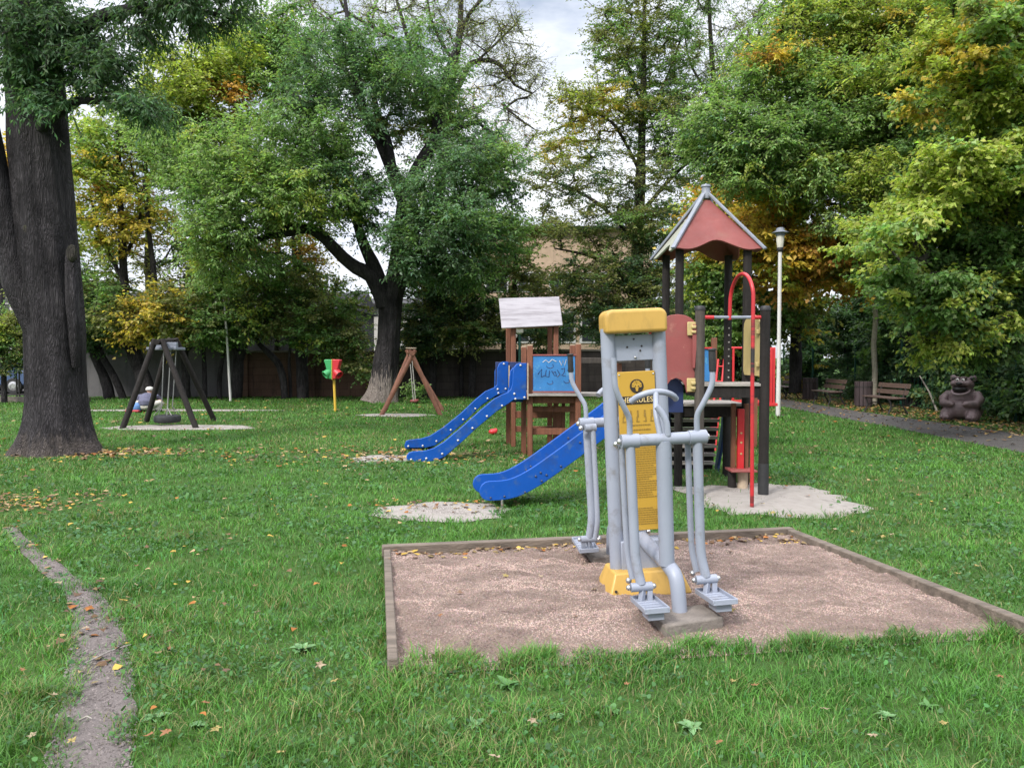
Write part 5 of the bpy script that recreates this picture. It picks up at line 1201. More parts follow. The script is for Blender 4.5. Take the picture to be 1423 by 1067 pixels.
    NP = np.zeros((nl+len(tips)*5, 3)); NP[:nl] = nodes; cnt = nl; W8 = np.array([r for r in rad]+[0]*(len(tips)*5))
    allow = np.ones(nl, bool)
    d0 = np.min(np.linalg.norm(tips[:, None]-NP[None, :nl], axis=2), 1); order = np.argsort(d0); use = np.zeros(len(NP)); branches = []
    parent = list(par)+[0]*(len(NP)-nl)
    for ti in order:
        p = tips[ti]; dd = np.linalg.norm(NP[:cnt]-p, axis=1) + np.clip(NP[:cnt, 2]-p[2], 0, 9)*.5
        j = int(np.argmin(dd)); a = NP[j]; ln_ = np.linalg.norm(p-a); ns = int(np.clip(ln_/.7, 1, 4)); idx = [j]
        for s in range(1, ns+1):
            u = s/ns; q = a*(1-u)+p*u; q = q+R.normal(0, .05, 3)*ln_*(u < 1)+np.array([0, 0, .12*ln_*u*(1-u)*2])
            NP[cnt] = q; parent[cnt] = idx[-1]; idx.append(cnt); cnt += 1
        branches.append((idx, ti))
        q = j
        while q >= nl: use[q] += 1; q = parent[q]
        for q in idx[1:]: use[q] += 1
    # branch tubes
    bm_ = MB()
    for idx, ti in branches:
        rr_ = [br*max(use[q], 1)**.5 if q >= nl else min(br*max(use[idx[1]], 1)**.5*1.15, W8[q]*.8+.004) for q in idx]
        rr_[-1] *= .5
        bm_.tube([NP[q] for q in idx], rr_, 5, caps=False)
    # twigs
    A, Bv, C = [], [], []
    for idx, ti in branches:
        a, b = NP[idx[-2]], NP[idx[-1]]; d = b-a; l = np.linalg.norm(d)+1e-6; d = d/l
        for s in range(twigs):
            u = R.uniform(.1, 1) if l < 1.6 else R.uniform(.35, 1); st = a+(b-a)*u; q = d*.7+R.normal(0, .8, 3)*np.array([1, 1, 1-flat]) + np.array([0, 0, -droop*.5]); q /= np.linalg.norm(q)
            A.append(st); Bv.append(st+q*twl*R.uniform(.5, 1.3)); C.append(tcol[ti])
        A.append(b-d*min(l, twl)); Bv.append(b+d*twl*.4); C.append(tcol[ti])
    A = np.array(A); Bv = np.array(Bv); C = np.array(C); n = len(A)
    # twig prisms
    tv = np.cross(Bv-A, R.normal(size=(n, 3))); tv /= (np.linalg.norm(tv, axis=1, keepdims=True)+1e-9); tw = np.cross(Bv-A, tv); tw /= (np.linalg.norm(tw, axis=1, keepdims=True)+1e-9)
    r0 = .006*(np.mean([c[2] for c in clumps])/20)**.5
    V = np.stack([A+tv*r0, A-tv*.5*r0+tw*.87*r0, A-tv*.5*r0-tw*.87*r0, Bv+tv*r0*.4, Bv-tv*.2*r0+tw*.35*r0, Bv-tv*.2*r0-tw*.35*r0], 1).reshape(-1, 3)-on
    F4 = (np.arange(n)[:, None, None]*6+np.array([[0, 1, 4, 3], [1, 2, 5, 4], [2, 0, 3, 5]])[None]).reshape(-1, 4)
    bm_v = np.array([list(v) for v in bm_.v]).reshape(-1, 3)-on; bm_f = np.array(bm_.f, np.int64).reshape(-1, 4)
    VV = np.concatenate([bm_v, V]); FF = np.concatenate([bm_f, F4+len(bm_v)]); npmesh('branches', *mesh_arrays(VV, FF), M_twig, t)
    # leaves
    k = per; u = (np.arange(k)[None]+R.random((n, k)))/k; P = A[:, None]+(Bv-A)[:, None]*u[:, :, None]
    d = (Bv-A); d /= (np.linalg.norm(d, axis=1, keepdims=True)+1e-9); hz = np.cross(d, np.array([0, 0, 1.])); hz /= (np.linalg.norm(hz, axis=1, keepdims=True)+1e-6)
    side = np.where(np.arange(k)[None] % 2 == 0, 1., -1.)*np.ones((n, k))
    D = d[:, None]*R.uniform(.3, .9, (n, k, 1))+hz[:, None]*side[:, :, None]*R.uniform(.5, 1, (n, k, 1))+R.normal(0, .25, (n, k, 3))+np.array([0, 0, -droop])
    Nn = np.array([0, 0, 1.])+R.normal(0, .7, (n, k, 3))
    ll = L*R.uniform(.6, 1.25, n*k); ww = Wd*R.uniform(.75, 1.2, n*k)
    P = P+R.normal(0, .03+stray, (n, k, 3))
    V = leafquads(P.reshape(-1, 3), D.reshape(-1, 3), Nn.reshape(-1, 3), ll, ww)-on
    col = np.repeat(C, k, 0)*LEAFGAIN*R.uniform(.72, 1.32, (n*k, 1))*(1+R.normal(0, .07, (n*k, 3))); col = np.clip(col, .005, .9)
    npmesh('crown', *mesh_arrays(V, np.arange(len(V)).reshape(-1, 4)), M_leaf, t, col=np.repeat(col, 4, 0))
    tree.count = getattr(tree, 'count', 0)+n*k
    return t
# ---- the huge ash at the left ---------------------------------------------
Y1_ = 12.3
T1 = tree('ash_tree', 'huge dark ash trunk with a forked limb and drooping dark leaves at the left edge', (X(82, Y1_), Y1_, 0),
     [(83, 636, Y1_, .49), (82, 600, Y1_, .47), (80, 560, Y1_, .44), (78, 500, Y1_, .42), (76, 440, Y1_, .43), (70, 390, Y1_, .45), (65, 330, Y1_, .44), (61, 270, Y1_, .42), (55, 200, Y1_, .42), (50, 120, Y1_, .40), (45, 40, Y1_, .38), (40, -80, Y1_, .36), (36, -220, Y1_, .26), (40, -420, Y1_, .12)],
     [[(76, 545, 12.3, .16), (66, 490, 12.25, .24), (50, 440, 12.2, .27), (30, 390, 12.15, .27), (10, 320, 12.1, .26), (-8, 250, 12.05, .24), (-24, 170, 12, .22), (-45, 60, 12, .18), (-80, -80, 12, .1)],
      [(105, 510, 12.1, .05), (104, 470, 12.02, .10), (101, 420, 12.0, .105), (99, 370, 12.02, .095), (98, 348, 12.07, .07)],
      [(42, 450, 11.95, .05), (40, 400, 11.92, .08), (38, 350, 11.92, .08), (37, 318, 11.95, .06)],
      [(50, 130, 12.1, .16), (90, 60, 12.0, .12), (150, 20, 11.8, .1), (230, 10, 11.6, .06), (300, 20, 11.5, .03)], [(50, 60, 12.3, .16), (20, -40, 12.2, .1), (-40, -120, 12, .05)],
      [(46, 90, 12.3, .14), (80, 0, 12.6, .12), (130, -100, 12.9, .08), (220, -180, 13.2, .04)], [(55, 180, 12.0, .09), (110, 140, 11.7, .06), (170, 150, 11.5, .04), (205, 175, 11.4, .02)]],
     [(60, 30, 11.5, 60, 45, .7, 34, [(DK, 3), (BL_, 2)]), (50, 95, 11.6, 52, 30, .5, 22, [(DK, 2), (BL_, 2)]), (120, 70, 11.7, 50, 50, .9, 30, [(DK, 3), (BL_, 2)]), (160, 110, 11.6, 40, 40, .8, 15, [(DK, 3), (BL_, 1)]), (200, 150, 11.5, 28, 18, .6, 14, [(DK, 3), (BL_, 1)]), (60, 140, 11.5, 32, 18, .3, 7, [(BL_, 1)]),
      (190, 30, 11.8, 55, 38, 1.0, 20, [(DK, 1)]), (260, 12, 11.6, 50, 30, .9, 22, [(DK, 1)]), (300, -20, 11.8, 80, 40, 1.2, 30, [(DK, 1)]), (10, 30, 12.2, 60, 70, 1.5, 30, [(DK, 1)]), (60, -120, 12.3, 260, 110, 3.2, 130, [(DK, 2), (G, 1)]), (20, -330, 12.3, 220, 130, 3, 90, [(DK, 2), (G, 1)])],
     flare=.30, ridge=1, bark=M_barkA, L=.105, Wd=.03, twigs=7, per=15, droop=.6, twl=.45, seed=1, flat=.3, br=.006)
for px, py, Y, s in ((100, 352, 11.96, .85), (37, 319, 11.9, .6)):
    c = at(px, py, Y); q = MB(); q.ball(c, (.1*s, .07*s, .16*s)); q.build('branch_scar', M_bark2, T1, off=T1.location, smooth=80)
# ---- the central ash -------------------------------------------------------
Y2 = 26.0
LGP = [(G, .8), (LG, 3), (YG, 1.6)]; DGP = [(DK, .9), (BL_, 2.4), (G, 2.6), (LG, .6)]
T2 = tree('ash_tree', 'large spreading ash with a pale scarred trunk base in the middle of the lawn', (X(533, Y2), Y2, 0),
     [(530, 560, Y2, .47), (534, 535, Y2, .45), (537, 500, Y2, .41), (540, 470, Y2, .37), (542, 440, Y2, .37), (543, 415, Y2, .38), (551, 385, Y2, .35), (558, 350, Y2, .35), (563, 315, Y2, .36), (566, 280, Y2, .3)],
     [[(536, 425, 25.9, .33), (528, 402, 25.8, .3), (515, 382, 25.7, .25), (495, 372, 25.6, .21), (476, 357, 25.5, .19), (458, 338, 25.3, .18), (442, 325, 25.2, .18), (425, 317, 25.1, .17), (403, 323, 25, .15), (380, 326, 24.9, .12), (352, 336, 24.8, .09), (325, 350, 24.6, .05)],
      [(427, 317, 25.1, .13), (405, 315, 25, .12), (390, 305, 25, .12), (380, 285, 25, .1), (365, 250, 25, .08), (345, 200, 25, .06), (330, 150, 25, .03)],
      [(532, 405, 25.9, .26), (523, 377, 25.8, .22), (511, 352, 25.7, .2), (502, 330, 25.7, .17), (490, 290, 25.8, .14), (470, 240, 25.8, .1), (440, 180, 25.8, .06)],
      [(565, 285, 26, .27), (555, 262, 26, .24), (543, 232, 26, .22), (527, 195, 26, .2), (510, 165, 26, .17), (499, 130, 26, .14), (493, 90, 26, .11), (485, 40, 26.2, .08), (478, -10, 26.4, .05)],
      [(545, 235, 25.8, .15), (538, 195, 25.7, .14), (524, 158, 25.6, .12), (520, 110, 25.6, .08), (540, 60, 25.6, .04)],
      [(566, 285, 26, .26), (578, 240, 26, .23), (592, 215, 26, .22), (605, 193, 26, .2), (609, 160, 26, .17), (612, 135, 26, .14), (622, 95, 26.2, .08), (640, 50, 26.5, .04)],
      [(603, 197, 26, .13), (622, 190, 26.1, .11), (642, 175, 26.2, .1), (665, 172, 26.3, .06), (690, 190, 26.4, .03)],
      [(563, 318, 25.7, .16), (590, 290, 25.2, .12), (630, 275, 24.9, .09), (670, 270, 24.8, .05)], [(556, 360, 25.6, .14), (600, 345, 25.0, .09), (640, 335, 24.8, .05)]],
     [(250, 220, 25.5, 55, 60, 2.2, 40, LGP), (345, 215, 24.6, 75, 55, 2.4, 70, LGP), (320, 300, 24.4, 60, 55, 2.0, 60, LGP), (390, 260, 24.0, 70, 50, 2.0, 65, LGP), (425, 200, 24.4, 60, 55, 2.2, 50, [(G, 2), (LG, 1)]), (440, 280, 24.2, 55, 40, 1.8, 36, LGP), (290, 350, 24.2, 32, 38, 1.4, 30, LGP), (285, 260, 25, 50, 50, 2, 38, LGP),
      (360, 365, 25.0, 60, 25, 1.6, 14, [(G, 1)]),
      (470, 80, 26, 70, 45, 2.6, 55, DGP), (555, 85, 26, 75, 50, 2.6, 65, DGP), (610, 135, 25.6, 62, 48, 2.6, 50, DGP), (440, 130, 25.6, 65, 45, 2.4, 44, DGP), (520, 145, 24.8, 40, 40, 1.0, 16, DGP), (660, 220, 25.4, 62, 48, 2.6, 55, DGP), (690, 250, 26, 48, 45, 2.0, 34, DGP), (610, 265, 24.4, 60, 45, 1.7, 50, DGP), (640, 320, 24.3, 62, 45, 2.0, 70, DGP), (570, 330, 24.0, 38, 40, 1.0, 34, DGP), (690, 320, 25.2, 40, 40, 1.6, 30, DGP), (500, 250, 24.8, 45, 42, 1.4, 26, DGP), (455, 215, 25.2, 45, 45, 1.6, 22, DGP), (500, 300, 24.8, 35, 30, 1.2, 16, DGP), (590, 370, 24.6, 40, 22, 1.2, 22, DGP), (650, 380, 25, 45, 25, 1.3, 22, DGP), (560, 180, 27, 80, 50, 1.8, 22, [(OL, 2), (YG, 1)])],
     flare=.30, ridge=1, L=.145, Wd=.058, twigs=7, per=14, droop=.3, twl=.85, seed=2, fill=1.12, flat=.45, bark=M_barkB, br=.009)
# ---- trees behind ------------------------------------------------------------
SPA = [(OL, 3), (G, 1), (YG, .5)]
tree('ash_tree', 'tall thin crowned tree with bare grey twigs behind the central ash', (X(618, 33), 33, 0),
     [(618, 545, 33, .3), (615, 400, 33, .26), (612, 250, 33, .22), (622, 150, 33, .19), (632, 90, 33, .16), (640, 30, 33, .12), (640, -60, 33, .06)],
     [[(622, 150, 33, .12), (645, 105, 32.8, .12), (655, 88, 32.7, .11), (680, 84, 32.6, .1), (700, 95, 32.5, .08), (715, 118, 32.5, .06), (740, 130, 32.5, .03)], [(637, 60, 33, .1), (652, 20, 33, .08), (690, -20, 33, .04)], [(615, 220, 33, .14), (580, 100, 33, .1), (560, 30, 33, .08), (545, -20, 33, .04)], [(560, 60, 33, .07), (480, 15, 33, .06), (470, -15, 33, .05), (430, -60, 33, .02)], [(632, 90, 33, .08), (600, 30, 33, .06), (590, -40, 33, .03)], [(660, 88, 32.7, .06), (690, 60, 32.8, .05), (720, 30, 33, .03)]],
     [(640, 30, 33, 60, 40, 2.5, 46, SPA), (700, 60, 32.6, 45, 45, 2, 40, SPA), (722, 110, 32.5, 35, 28, 1.5, 30, [(OL, 1)]), (560, 10, 33, 60, 35, 2.5, 34, SPA), (450, 5, 33, 70, 35, 2.5, 36, SPA), (640, -80, 33, 130, 60, 3, 70, SPA), (660, 150, 33.4, 55, 50, 2, 40, [(OL, 2), (YL, .7), (G, 1)]), (705, 200, 33.5, 40, 45, 2, 36, [(OL, 2), (OR, .6), (YG, 1)]), (520, 60, 33, 60, 40, 2, 20, SPA)],
     L=.13, Wd=.04, twigs=7, per=5, droop=.2, twl=.9, seed=3, fill=1.25, flat=.1, br=.012, bark=M_bark2)
tree('maple_tree', 'yellow green maple with an orange patch behind the left side of the central ash', (X(305, 31), 31, 0),
     [(310, 545, 31, .24), (306, 480, 31, .22), (300, 400, 31, .2), (295, 300, 31, .17), (285, 200, 31, .13), (275, 100, 31, .07)],
     [[(297, 330, 31, .1), (330, 240, 31, .08), (345, 160, 31, .06), (325, 120, 31, .03)], [(290, 250, 31, .09), (250, 180, 31, .06), (235, 120, 31, .03)], [(330, 240, 31, .07), (390, 150, 31, .06), (400, 60, 31, .04)], [(385, 150, 31, .07), (372, 75, 31, .06), (350, 10, 31, .04)]],
     [(255, 115, 28.5, 48, 45, 2.2, 70, [(YG, 3), (LG, 1), (YL, .7)]), (225, 170, 28.5, 36, 50, 2, 40, [(YG, 2), (LG, 2)]), (330, 85, 29, 40, 30, 1.6, 30, [(YG, 2), (LG, 2)]), (290, 170, 30.5, 60, 50, 2.2, 50, [(YG, 3), (LG, 2)]), (325, 128, 28.7, 15, 14, .8, 8, [(OR2, 2), (YL, 1)]), (240, 190, 30, 40, 45, 2, 34, [(YG, 3), (YL, 1), (LG, 1)]), (380, 110, 31, 50, 60, 2.2, 48, [(G, 3), (LG, 2), (YG, .7)]), (370, 50, 31.5, 45, 40, 2, 36, [(G, 3), (LG, 1)]), (330, 60, 31, 45, 40, 2, 16, [(G, 1), (LG, 1)]), (420, 60, 31, 40, 40, 2, 24, [(G, 1)]), (310, 240, 31, 60, 40, 2, 22, [(YG, 1), (LG, 1)])],
     L=.17, Wd=.09, twigs=6, per=11, droop=.25, twl=.9, seed=4, fill=1.4, flat=.6, bark=M_bark2)
YP = [(YL, 3), (OR, .3), (YG, 2.5)]
tree('maple_tree', 'slim maple with sparse yellow leaves leaning behind the tyre swing', (X(207, 27.5), 27.5, 0),
     [(210, 558, 27.5, .27), (203, 535, 27.5, .26), (193, 510, 27.5, .24), (183, 480, 27.5, .22), (176, 440, 27.5, .19), (172, 380, 27.5, .15), (168, 300, 27.5, .12), (165, 220, 27.5, .08), (160, 140, 27.5, .04)],
     [[(183, 480, 27.5, .13), (205, 440, 27.3, .12), (215, 400, 27.2, .1), (208, 330, 27.2, .08), (200, 250, 27.2, .05)], [(172, 390, 27.5, .08), (140, 330, 27.4, .06), (125, 270, 27.4, .03)], [(210, 420, 27.2, .07), (240, 430, 26.8, .05), (270, 440, 26.6, .03)], [(172, 360, 27.5, .06), (195, 300, 27.4, .05), (180, 220, 27.5, .03)]],
     [(150, 270, 27.4, 50, 55, 2.2, 48, YP), (185, 300, 27.4, 40, 45, 2, 30, YP), (130, 330, 27.2, 40, 45, 2, 24, [(YL, 1), (YG, 2), (OL, 1)]), (240, 435, 26.6, 55, 32, 1.6, 62, [(YL, 3), (OL, 1.5), (YG, 1)]), (190, 445, 26.8, 50, 28, 1.6, 40, [(YL, 2), (OL, 2)]), (160, 400, 27, 50, 40, 1.8, 18, [(OL, 2), (G, 2)]), (180, 200, 27.6, 60, 45, 2.2, 40, [(LG, 2), (YG, 2), (YL, 1)]), (130, 200, 27.6, 45, 60, 2.2, 36, [(LG, 2), (YG, 2)])],
     L=.16, Wd=.085, twigs=6, per=9, droop=.25, twl=.8, seed=5, fill=1.4, flat=.7, bark=M_bark)
OLP = [(OL, 3), (G, 2), (YG, .7)]
tree('maple_tree', 'dark leaning double stemmed tree just right of the huge left trunk', (X(155, 28.2), 28.2, 0),
     [(153, 560, 28.2, .19), (150, 540, 28.2, .18), (143, 520, 28.2, .17), (132, 495, 28.2, .15), (122, 460, 28.2, .11), (118, 420, 28.2, .07)],
     [[(172, 556, 28.0, .13), (164, 535, 28.0, .13), (152, 512, 28.0, .12), (140, 490, 28, .1), (130, 450, 28, .06)]],
     [(130, 445, 28, 45, 40, 2, 60, [(DK, 2), (G, 2), (OL, 1)]), (140, 466, 27.6, 36, 18, 1.6, 26, [(DK, 2), (OL, 1)]), (105, 400, 28, 45, 50, 2, 36, [(G, 2), (OL, 1)]), (60, 420, 29, 60, 60, 2, 30, [(G, 2), (OL, 1)])], L=.14, Wd=.08, twigs=6, per=11, twl=.75, seed=6, fill=1.2, flat=.7, bark=M_bark)
tree('hornbeam_tree', 'small dark green tree over the tyre swing top', (X(258, 28), 28, 0),
     [(258, 556, 28, .17), (258, 520, 28, .16), (256, 480, 28, .14), (262, 440, 28, .1), (275, 390, 28, .06)], [[(257, 490, 28, .1), (290, 450, 27.6, .07), (320, 430, 27.4, .04)], [(285, 556, 28.3, .1), (284, 510, 28.3, .09), (282, 470, 28.3, .06)]],
     [(300, 450, 27.2, 45, 32, 1.5, 60, [(G, 3), (OL, 1), (LG, 1)]), (310, 410, 27.4, 50, 30, 1.5, 44, [(G, 2), (LG, 1), (OL, 1)]), (265, 410, 27.8, 45, 35, 1.6, 36, [(OL, 2), (G, 1)]), (255, 450, 28, 40, 20, 1.3, 14, [(OL, 1)])], L=.14, Wd=.085, twigs=6, per=12, twl=.75, seed=7, flat=.8, droop=.2)
tree('hornbeam_tree', 'twin stemmed olive leaved tree beside the thin white pole', (X(330, 28.3), 28.3, 0),
     [(328, 558, 28.3, .2), (330, 530, 28.3, .19), (331, 500, 28.3, .17), (326, 470, 28.3, .13), (325, 420, 28.3, .09), (330, 360, 28.3, .05)], [[(331, 508, 28.3, .12), (338, 490, 28.2, .1), (343, 470, 28.1, .08), (360, 430, 28, .05)], [(306, 556, 28.2, .09), (305, 530, 28.2, .09), (308, 505, 28.2, .08), (314, 480, 28.2, .05)]],
     [(350, 430, 27.6, 55, 40, 1.7, 66, OLP), (330, 380, 28, 60, 40, 2, 44, OLP), (390, 400, 27.6, 50, 40, 1.7, 46, OLP), (360, 452, 27.6, 45, 20, 1.4, 24, OLP), (300, 455, 28, 30, 20, 1.4, 14, OLP)], L=.13, Wd=.08, twigs=6, per=12, twl=.75, seed=8, flat=.85, droop=.15)
tree('hornbeam_tree', 'crooked olive leaved tree between the brick wall and the ball funnel', (X(396, 28), 28, 0),
     [(396, 556, 28, .13), (394, 530, 28, .125), (388, 508, 28, .12), (378, 495, 28, .11), (362, 480, 28, .09), (350, 460, 28, .06)], [[(404, 556, 28.2, .07), (403, 525, 28.2, .06), (402, 500, 28.2, .05), (405, 450, 28.2, .03)], [(421, 556, 28.4, .22), (420, 520, 28.4, .22), (418, 480, 28.4, .2), (415, 430, 28.4, .15), (410, 360, 28.4, .1), (405, 280, 28.4, .05)]],
     [(440, 440, 27.4, 55, 40, 1.8, 70, OLP), (410, 400, 28, 60, 40, 2, 46, OLP), (475, 478, 27.2, 42, 22, 1.5, 40, OLP), (430, 462, 27.6, 50, 22, 1.5, 30, OLP), (400, 330, 28.4, 60, 45, 2, 26, [(OL, 2), (OR, .7), (YG, 1)]), (480, 430, 27.8, 30, 45, 1.6, 26, OLP), (505, 510, 27.2, 22, 14, 1, 14, OLP)], L=.13, Wd=.08, twigs=6, per=12, twl=.75, seed=9, flat=.85, droop=.15)
tree('ash_tree', 'two thin tall stems with sparse leaves against the bright gap left of the central ash', (X(386, 30), 30, 0),
     [(384, 556, 30, .13), (386, 470, 30, .12), (387, 380, 30, .11), (386, 300, 30, .1), (388, 220, 30, .06)], [[(412, 556, 30.2, .11), (414, 450, 30.2, .1), (416, 350, 30.2, .08), (420, 260, 30.2, .04)], [(207, 556, 30.5, .13), (208, 450, 30.5, .12), (205, 360, 30.5, .12), (206, 290, 30.5, .1), (200, 200, 30.5, .05)], [(386, 380, 30, .05), (440, 340, 30, .03)]],
     [(360, 350, 30, 60, 45, 2, 26, [(OL, 2), (G, 1), (OR, .4)]), (430, 370, 30, 50, 45, 2, 26, [(OL, 1), (YL, .8), (YG, 1)]), (400, 250, 30, 60, 50, 2, 26, [(OL, 1), (G, 1)]), (215, 330, 30.5, 60, 50, 2, 30, [(OL, 1), (G, 1), (YL, .4)]), (270, 350, 30.5, 50, 50, 2, 28, [(OL, 1), (G, 2)]), (160, 370, 30.5, 50, 40, 2, 24, [(OL, 2), (G, 1)])],
     L=.14, Wd=.07, twigs=6, per=8, twl=.9, seed=10, fill=1.2, flat=.6, bark=M_bark2, br=.011)
# hornbeams right of the central trunk
HB = [(DK, 2.5), (OL, 1.5), (G, 1.2)]
for i, (px, Y, label, cl) in enumerate(((600, 28.6, 'dense dark hornbeam directly right of the central trunk', [(600, 440, 28, 45, 45, 1.7, 90, HB), (600, 400, 28.4, 45, 30, 1.7, 46, HB), (575, 470, 28, 25, 30, 1.4, 34, HB), (610, 466, 28, 45, 20, 1.5, 40, HB)]),
        (655, 28.8, 'layered dark hornbeam behind the brown log swing and the blue slide', [(650, 420, 28.2, 45, 45, 1.7, 80, HB), (665, 370, 28.6, 45, 38, 1.7, 56, HB), (650, 462, 28, 45, 20, 1.5, 50, HB)]),
        (712, 29.2, 'thin olive hornbeam against the beige building behind the white roof', [(715, 360, 29, 40, 42, 1.6, 36, [(OL, 3), (G, 1)]), (740, 400, 29, 45, 40, 1.6, 46, [(OL, 3), (G, 1)]), (700, 440, 28.6, 35, 38, 1.6, 54, HB), (760, 455, 28.6, 45, 30, 1.6, 54, HB), (740, 320, 29.4, 50, 28, 1.6, 18, [(OL, 3), (YL, .5)])]))):
    tree('hornbeam_tree', label, (X(px, Y), Y, 0), [(px, 556, Y, .15), (px+2, 500, Y, .14), (px-1, 440, Y, .12), (px+4, 380, Y, .08), (px+2, 320, Y, .04)], [[(px+1, 480, Y, .07), (px+28, 440, Y-.3, .05), (px+40, 420, Y-.4, .03)], [(px, 460, Y, .07), (px-22, 420, Y-.3, .04)], [(px-14, 556, Y+.4, .08), (px-13, 480, Y+.4, .07), (px-10, 400, Y+.4, .04)]], cl, L=.12, Wd=.075, twigs=6, per=12, twl=.7, seed=20+i, fill=.95 if i == 2 else 1.1, flat=.9, droop=.12, group='hornbeams along the back wall')
# tall tree centre right
TP = [(DK, 2), (OL, 1.5), (G, 2)]; TY = [(YL, 2), (YG, 2), (OL, 2)]
tree('hornbeam_tree', 'tall layered tree with yellow patches behind the red roofed tower', (X(885, 32), 32, 0),
     [(885, 545, 32, .3), (884, 450, 32, .27), (886, 350, 32, .24), (890, 250, 32, .2), (893, 150, 32, .15), (895, 60, 32, .1), (896, -60, 32, .05)],
     [[(886, 340, 32, .1), (840, 290, 31.6, .08), (790, 260, 31.4, .05), (750, 250, 31.3, .02)], [(888, 300, 32, .1), (940, 240, 31.8, .07), (980, 210, 31.6, .04)], [(890, 240, 32, .09), (850, 170, 31.8, .06), (800, 150, 31.7, .03)], [(885, 400, 32, .1), (830, 360, 31.6, .07), (770, 345, 31.4, .03)], [(892, 180, 32, .08), (930, 100, 32, .05), (950, 40, 32, .03)], [(893, 150, 32, .07), (860, 60, 32, .05), (840, 20, 32, .03)], [(885, 420, 32, .08), (930, 380, 31.6, .05), (960, 350, 31.5, .03)]],
     [(890, 40, 32, 60, 55, 2.4, 62, [(G, 2), (OL, 2), (DK, 1)]), (860, 80, 32, 45, 60, 2, 40, [(OL, 2), (G, 1), (YG, .7)]), (930, 90, 32, 55, 60, 2.2, 60, [(G, 2), (OL, 1)]), (920, 170, 31.6, 55, 50, 2, 60, TP), (850, 150, 31.6, 60, 35, 1.8, 44, TY), (800, 150, 31.6, 50, 40, 1.8, 30, TY), (790, 200, 31.5, 45, 35, 1.6, 26, TY), (770, 260, 31.4, 40, 35, 1.6, 24, [(OL, 2), (DK, 1)]), (830, 250, 31.4, 60, 40, 1.8, 30, TP), (900, 260, 31.4, 60, 45, 1.8, 46, TP), (960, 210, 31.6, 40, 50, 1.8, 46, [(DK, 2), (BL_, 1)]), (840, 320, 31.2, 80, 30, 1.8, 48, TP), (920, 320, 31.2, 60, 40, 1.8, 60, TP), (790, 320, 31.2, 45, 25, 1.6, 10, TP), (840, 380, 31, 70, 30, 1.8, 76, TP), (900, 400, 31, 60, 40, 1.8, 90, TP), (880, 450, 30.8, 70, 35, 1.8, 80, [(DK, 2), (BL_, 2), (OL, 1)]), (820, 430, 31, 50, 35, 1.6, 50, TP), (900, -70, 32, 130, 70, 3, 70, [(G, 1), (OL, 1)])],
     L=.125, Wd=.065, twigs=6, per=12, twl=.85, seed=30, fill=1.3, flat=.88, droop=.12, bark=M_bark2)
# sparse willow-leaved tree above the lamp
tree('willow_tree', 'thin leaved willow with bare twigs high above the red roof', (X(1010, 34), 34, 0),
     [(1008, 545, 34, .26), (1010, 400, 34, .23), (1005, 280, 34, .2), (1000, 180, 34, .16), (990, 90, 34, .11), (985, 0, 34, .07)], [[(1002, 200, 34, .1), (1040, 110, 34, .07), (1060, 20, 34, .04)], [(998, 150, 34, .08), (960, 90, 34, .05), (950, 30, 34, .03)]],
     [(1000, 60, 34, 60, 60, 2.4, 50, [(OL, 2), (G, 2)]), (1060, 60, 34, 50, 60, 2.2, 40, [(OL, 1), (G, 2)]), (1020, 130, 33.6, 50, 45, 2, 24, [(G, 2), (OR, .6)]), (1010, -60, 34, 110, 60, 2.5, 50, [(G, 1), (OL, 1)])], L=.16, Wd=.04, twigs=7, per=8, twl=.8, seed=31, fill=1.5, flat=.1, droop=.4, bark=M_bark2)
# autumn maples behind the lamp
AP = [(YL, 2), (OR, 1), (YG, 2.2), (OL, 1)]
tree('maple_tree', 'orange and yellow autumn maple behind the lamp and the red roof', (X(1105, 27.5), 27.5, 0),
     [(1105, 545, 27.5, .22), (1106, 480, 27.5, .2), (1104, 420, 27.5, .18), (1100, 350, 27.5, .14), (1095, 270, 27.5, .09), (1090, 200, 27.5, .05)], [[(1104, 430, 27.5, .1), (1060, 360, 27, .07), (1020, 310, 26.8, .04)], [(1103, 410, 27.5, .1), (1150, 350, 27, .07), (1200, 330, 26.6, .04)], [(1100, 360, 27.5, .08), (1060, 290, 27.2, .05), (1000, 240, 27, .03)]],
     [(1020, 270, 26.8, 50, 50, 1.8, 60, AP), (990, 330, 27, 55, 40, 1.8, 56, [(YL2, 2), (YG, 2), (OR2, 1)]), (1060, 318, 23.6, 45, 45, 1.8, 56, [(OR2, 1.4), (YL2, 2), (YG, 1.6), (OL, .6)]), (1100, 362, 23.6, 60, 40, 1.8, 70, [(OR2, 2), (YL2, 2), (YG, 1.3), (OL, .8)]), (1160, 348, 23.2, 55, 40, 1.8, 60, [(OR2, 1.5), (YL2, 2), (OL, 1.2), (YG, 1)]), (1205, 376, 23.2, 40, 25, 1.5, 36, [(OR2, 3), (YL2, 1), (OL, 1)]), (1010, 400, 27, 60, 40, 1.8, 66, [(G, 2), (YG, 2), (YL, 1)]), (1080, 430, 26.6, 60, 35, 1.8, 60, [(OL, 2), (G, 2), (YL, 1)]), (1000, 460, 27, 50, 35, 1.8, 44, [(G, 2), (LG, 1), (YG, 1)])],
     L=.17, Wd=.12, twigs=6, per=10, twl=.8, seed=32, fill=1.35, flat=.8, droop=.25)
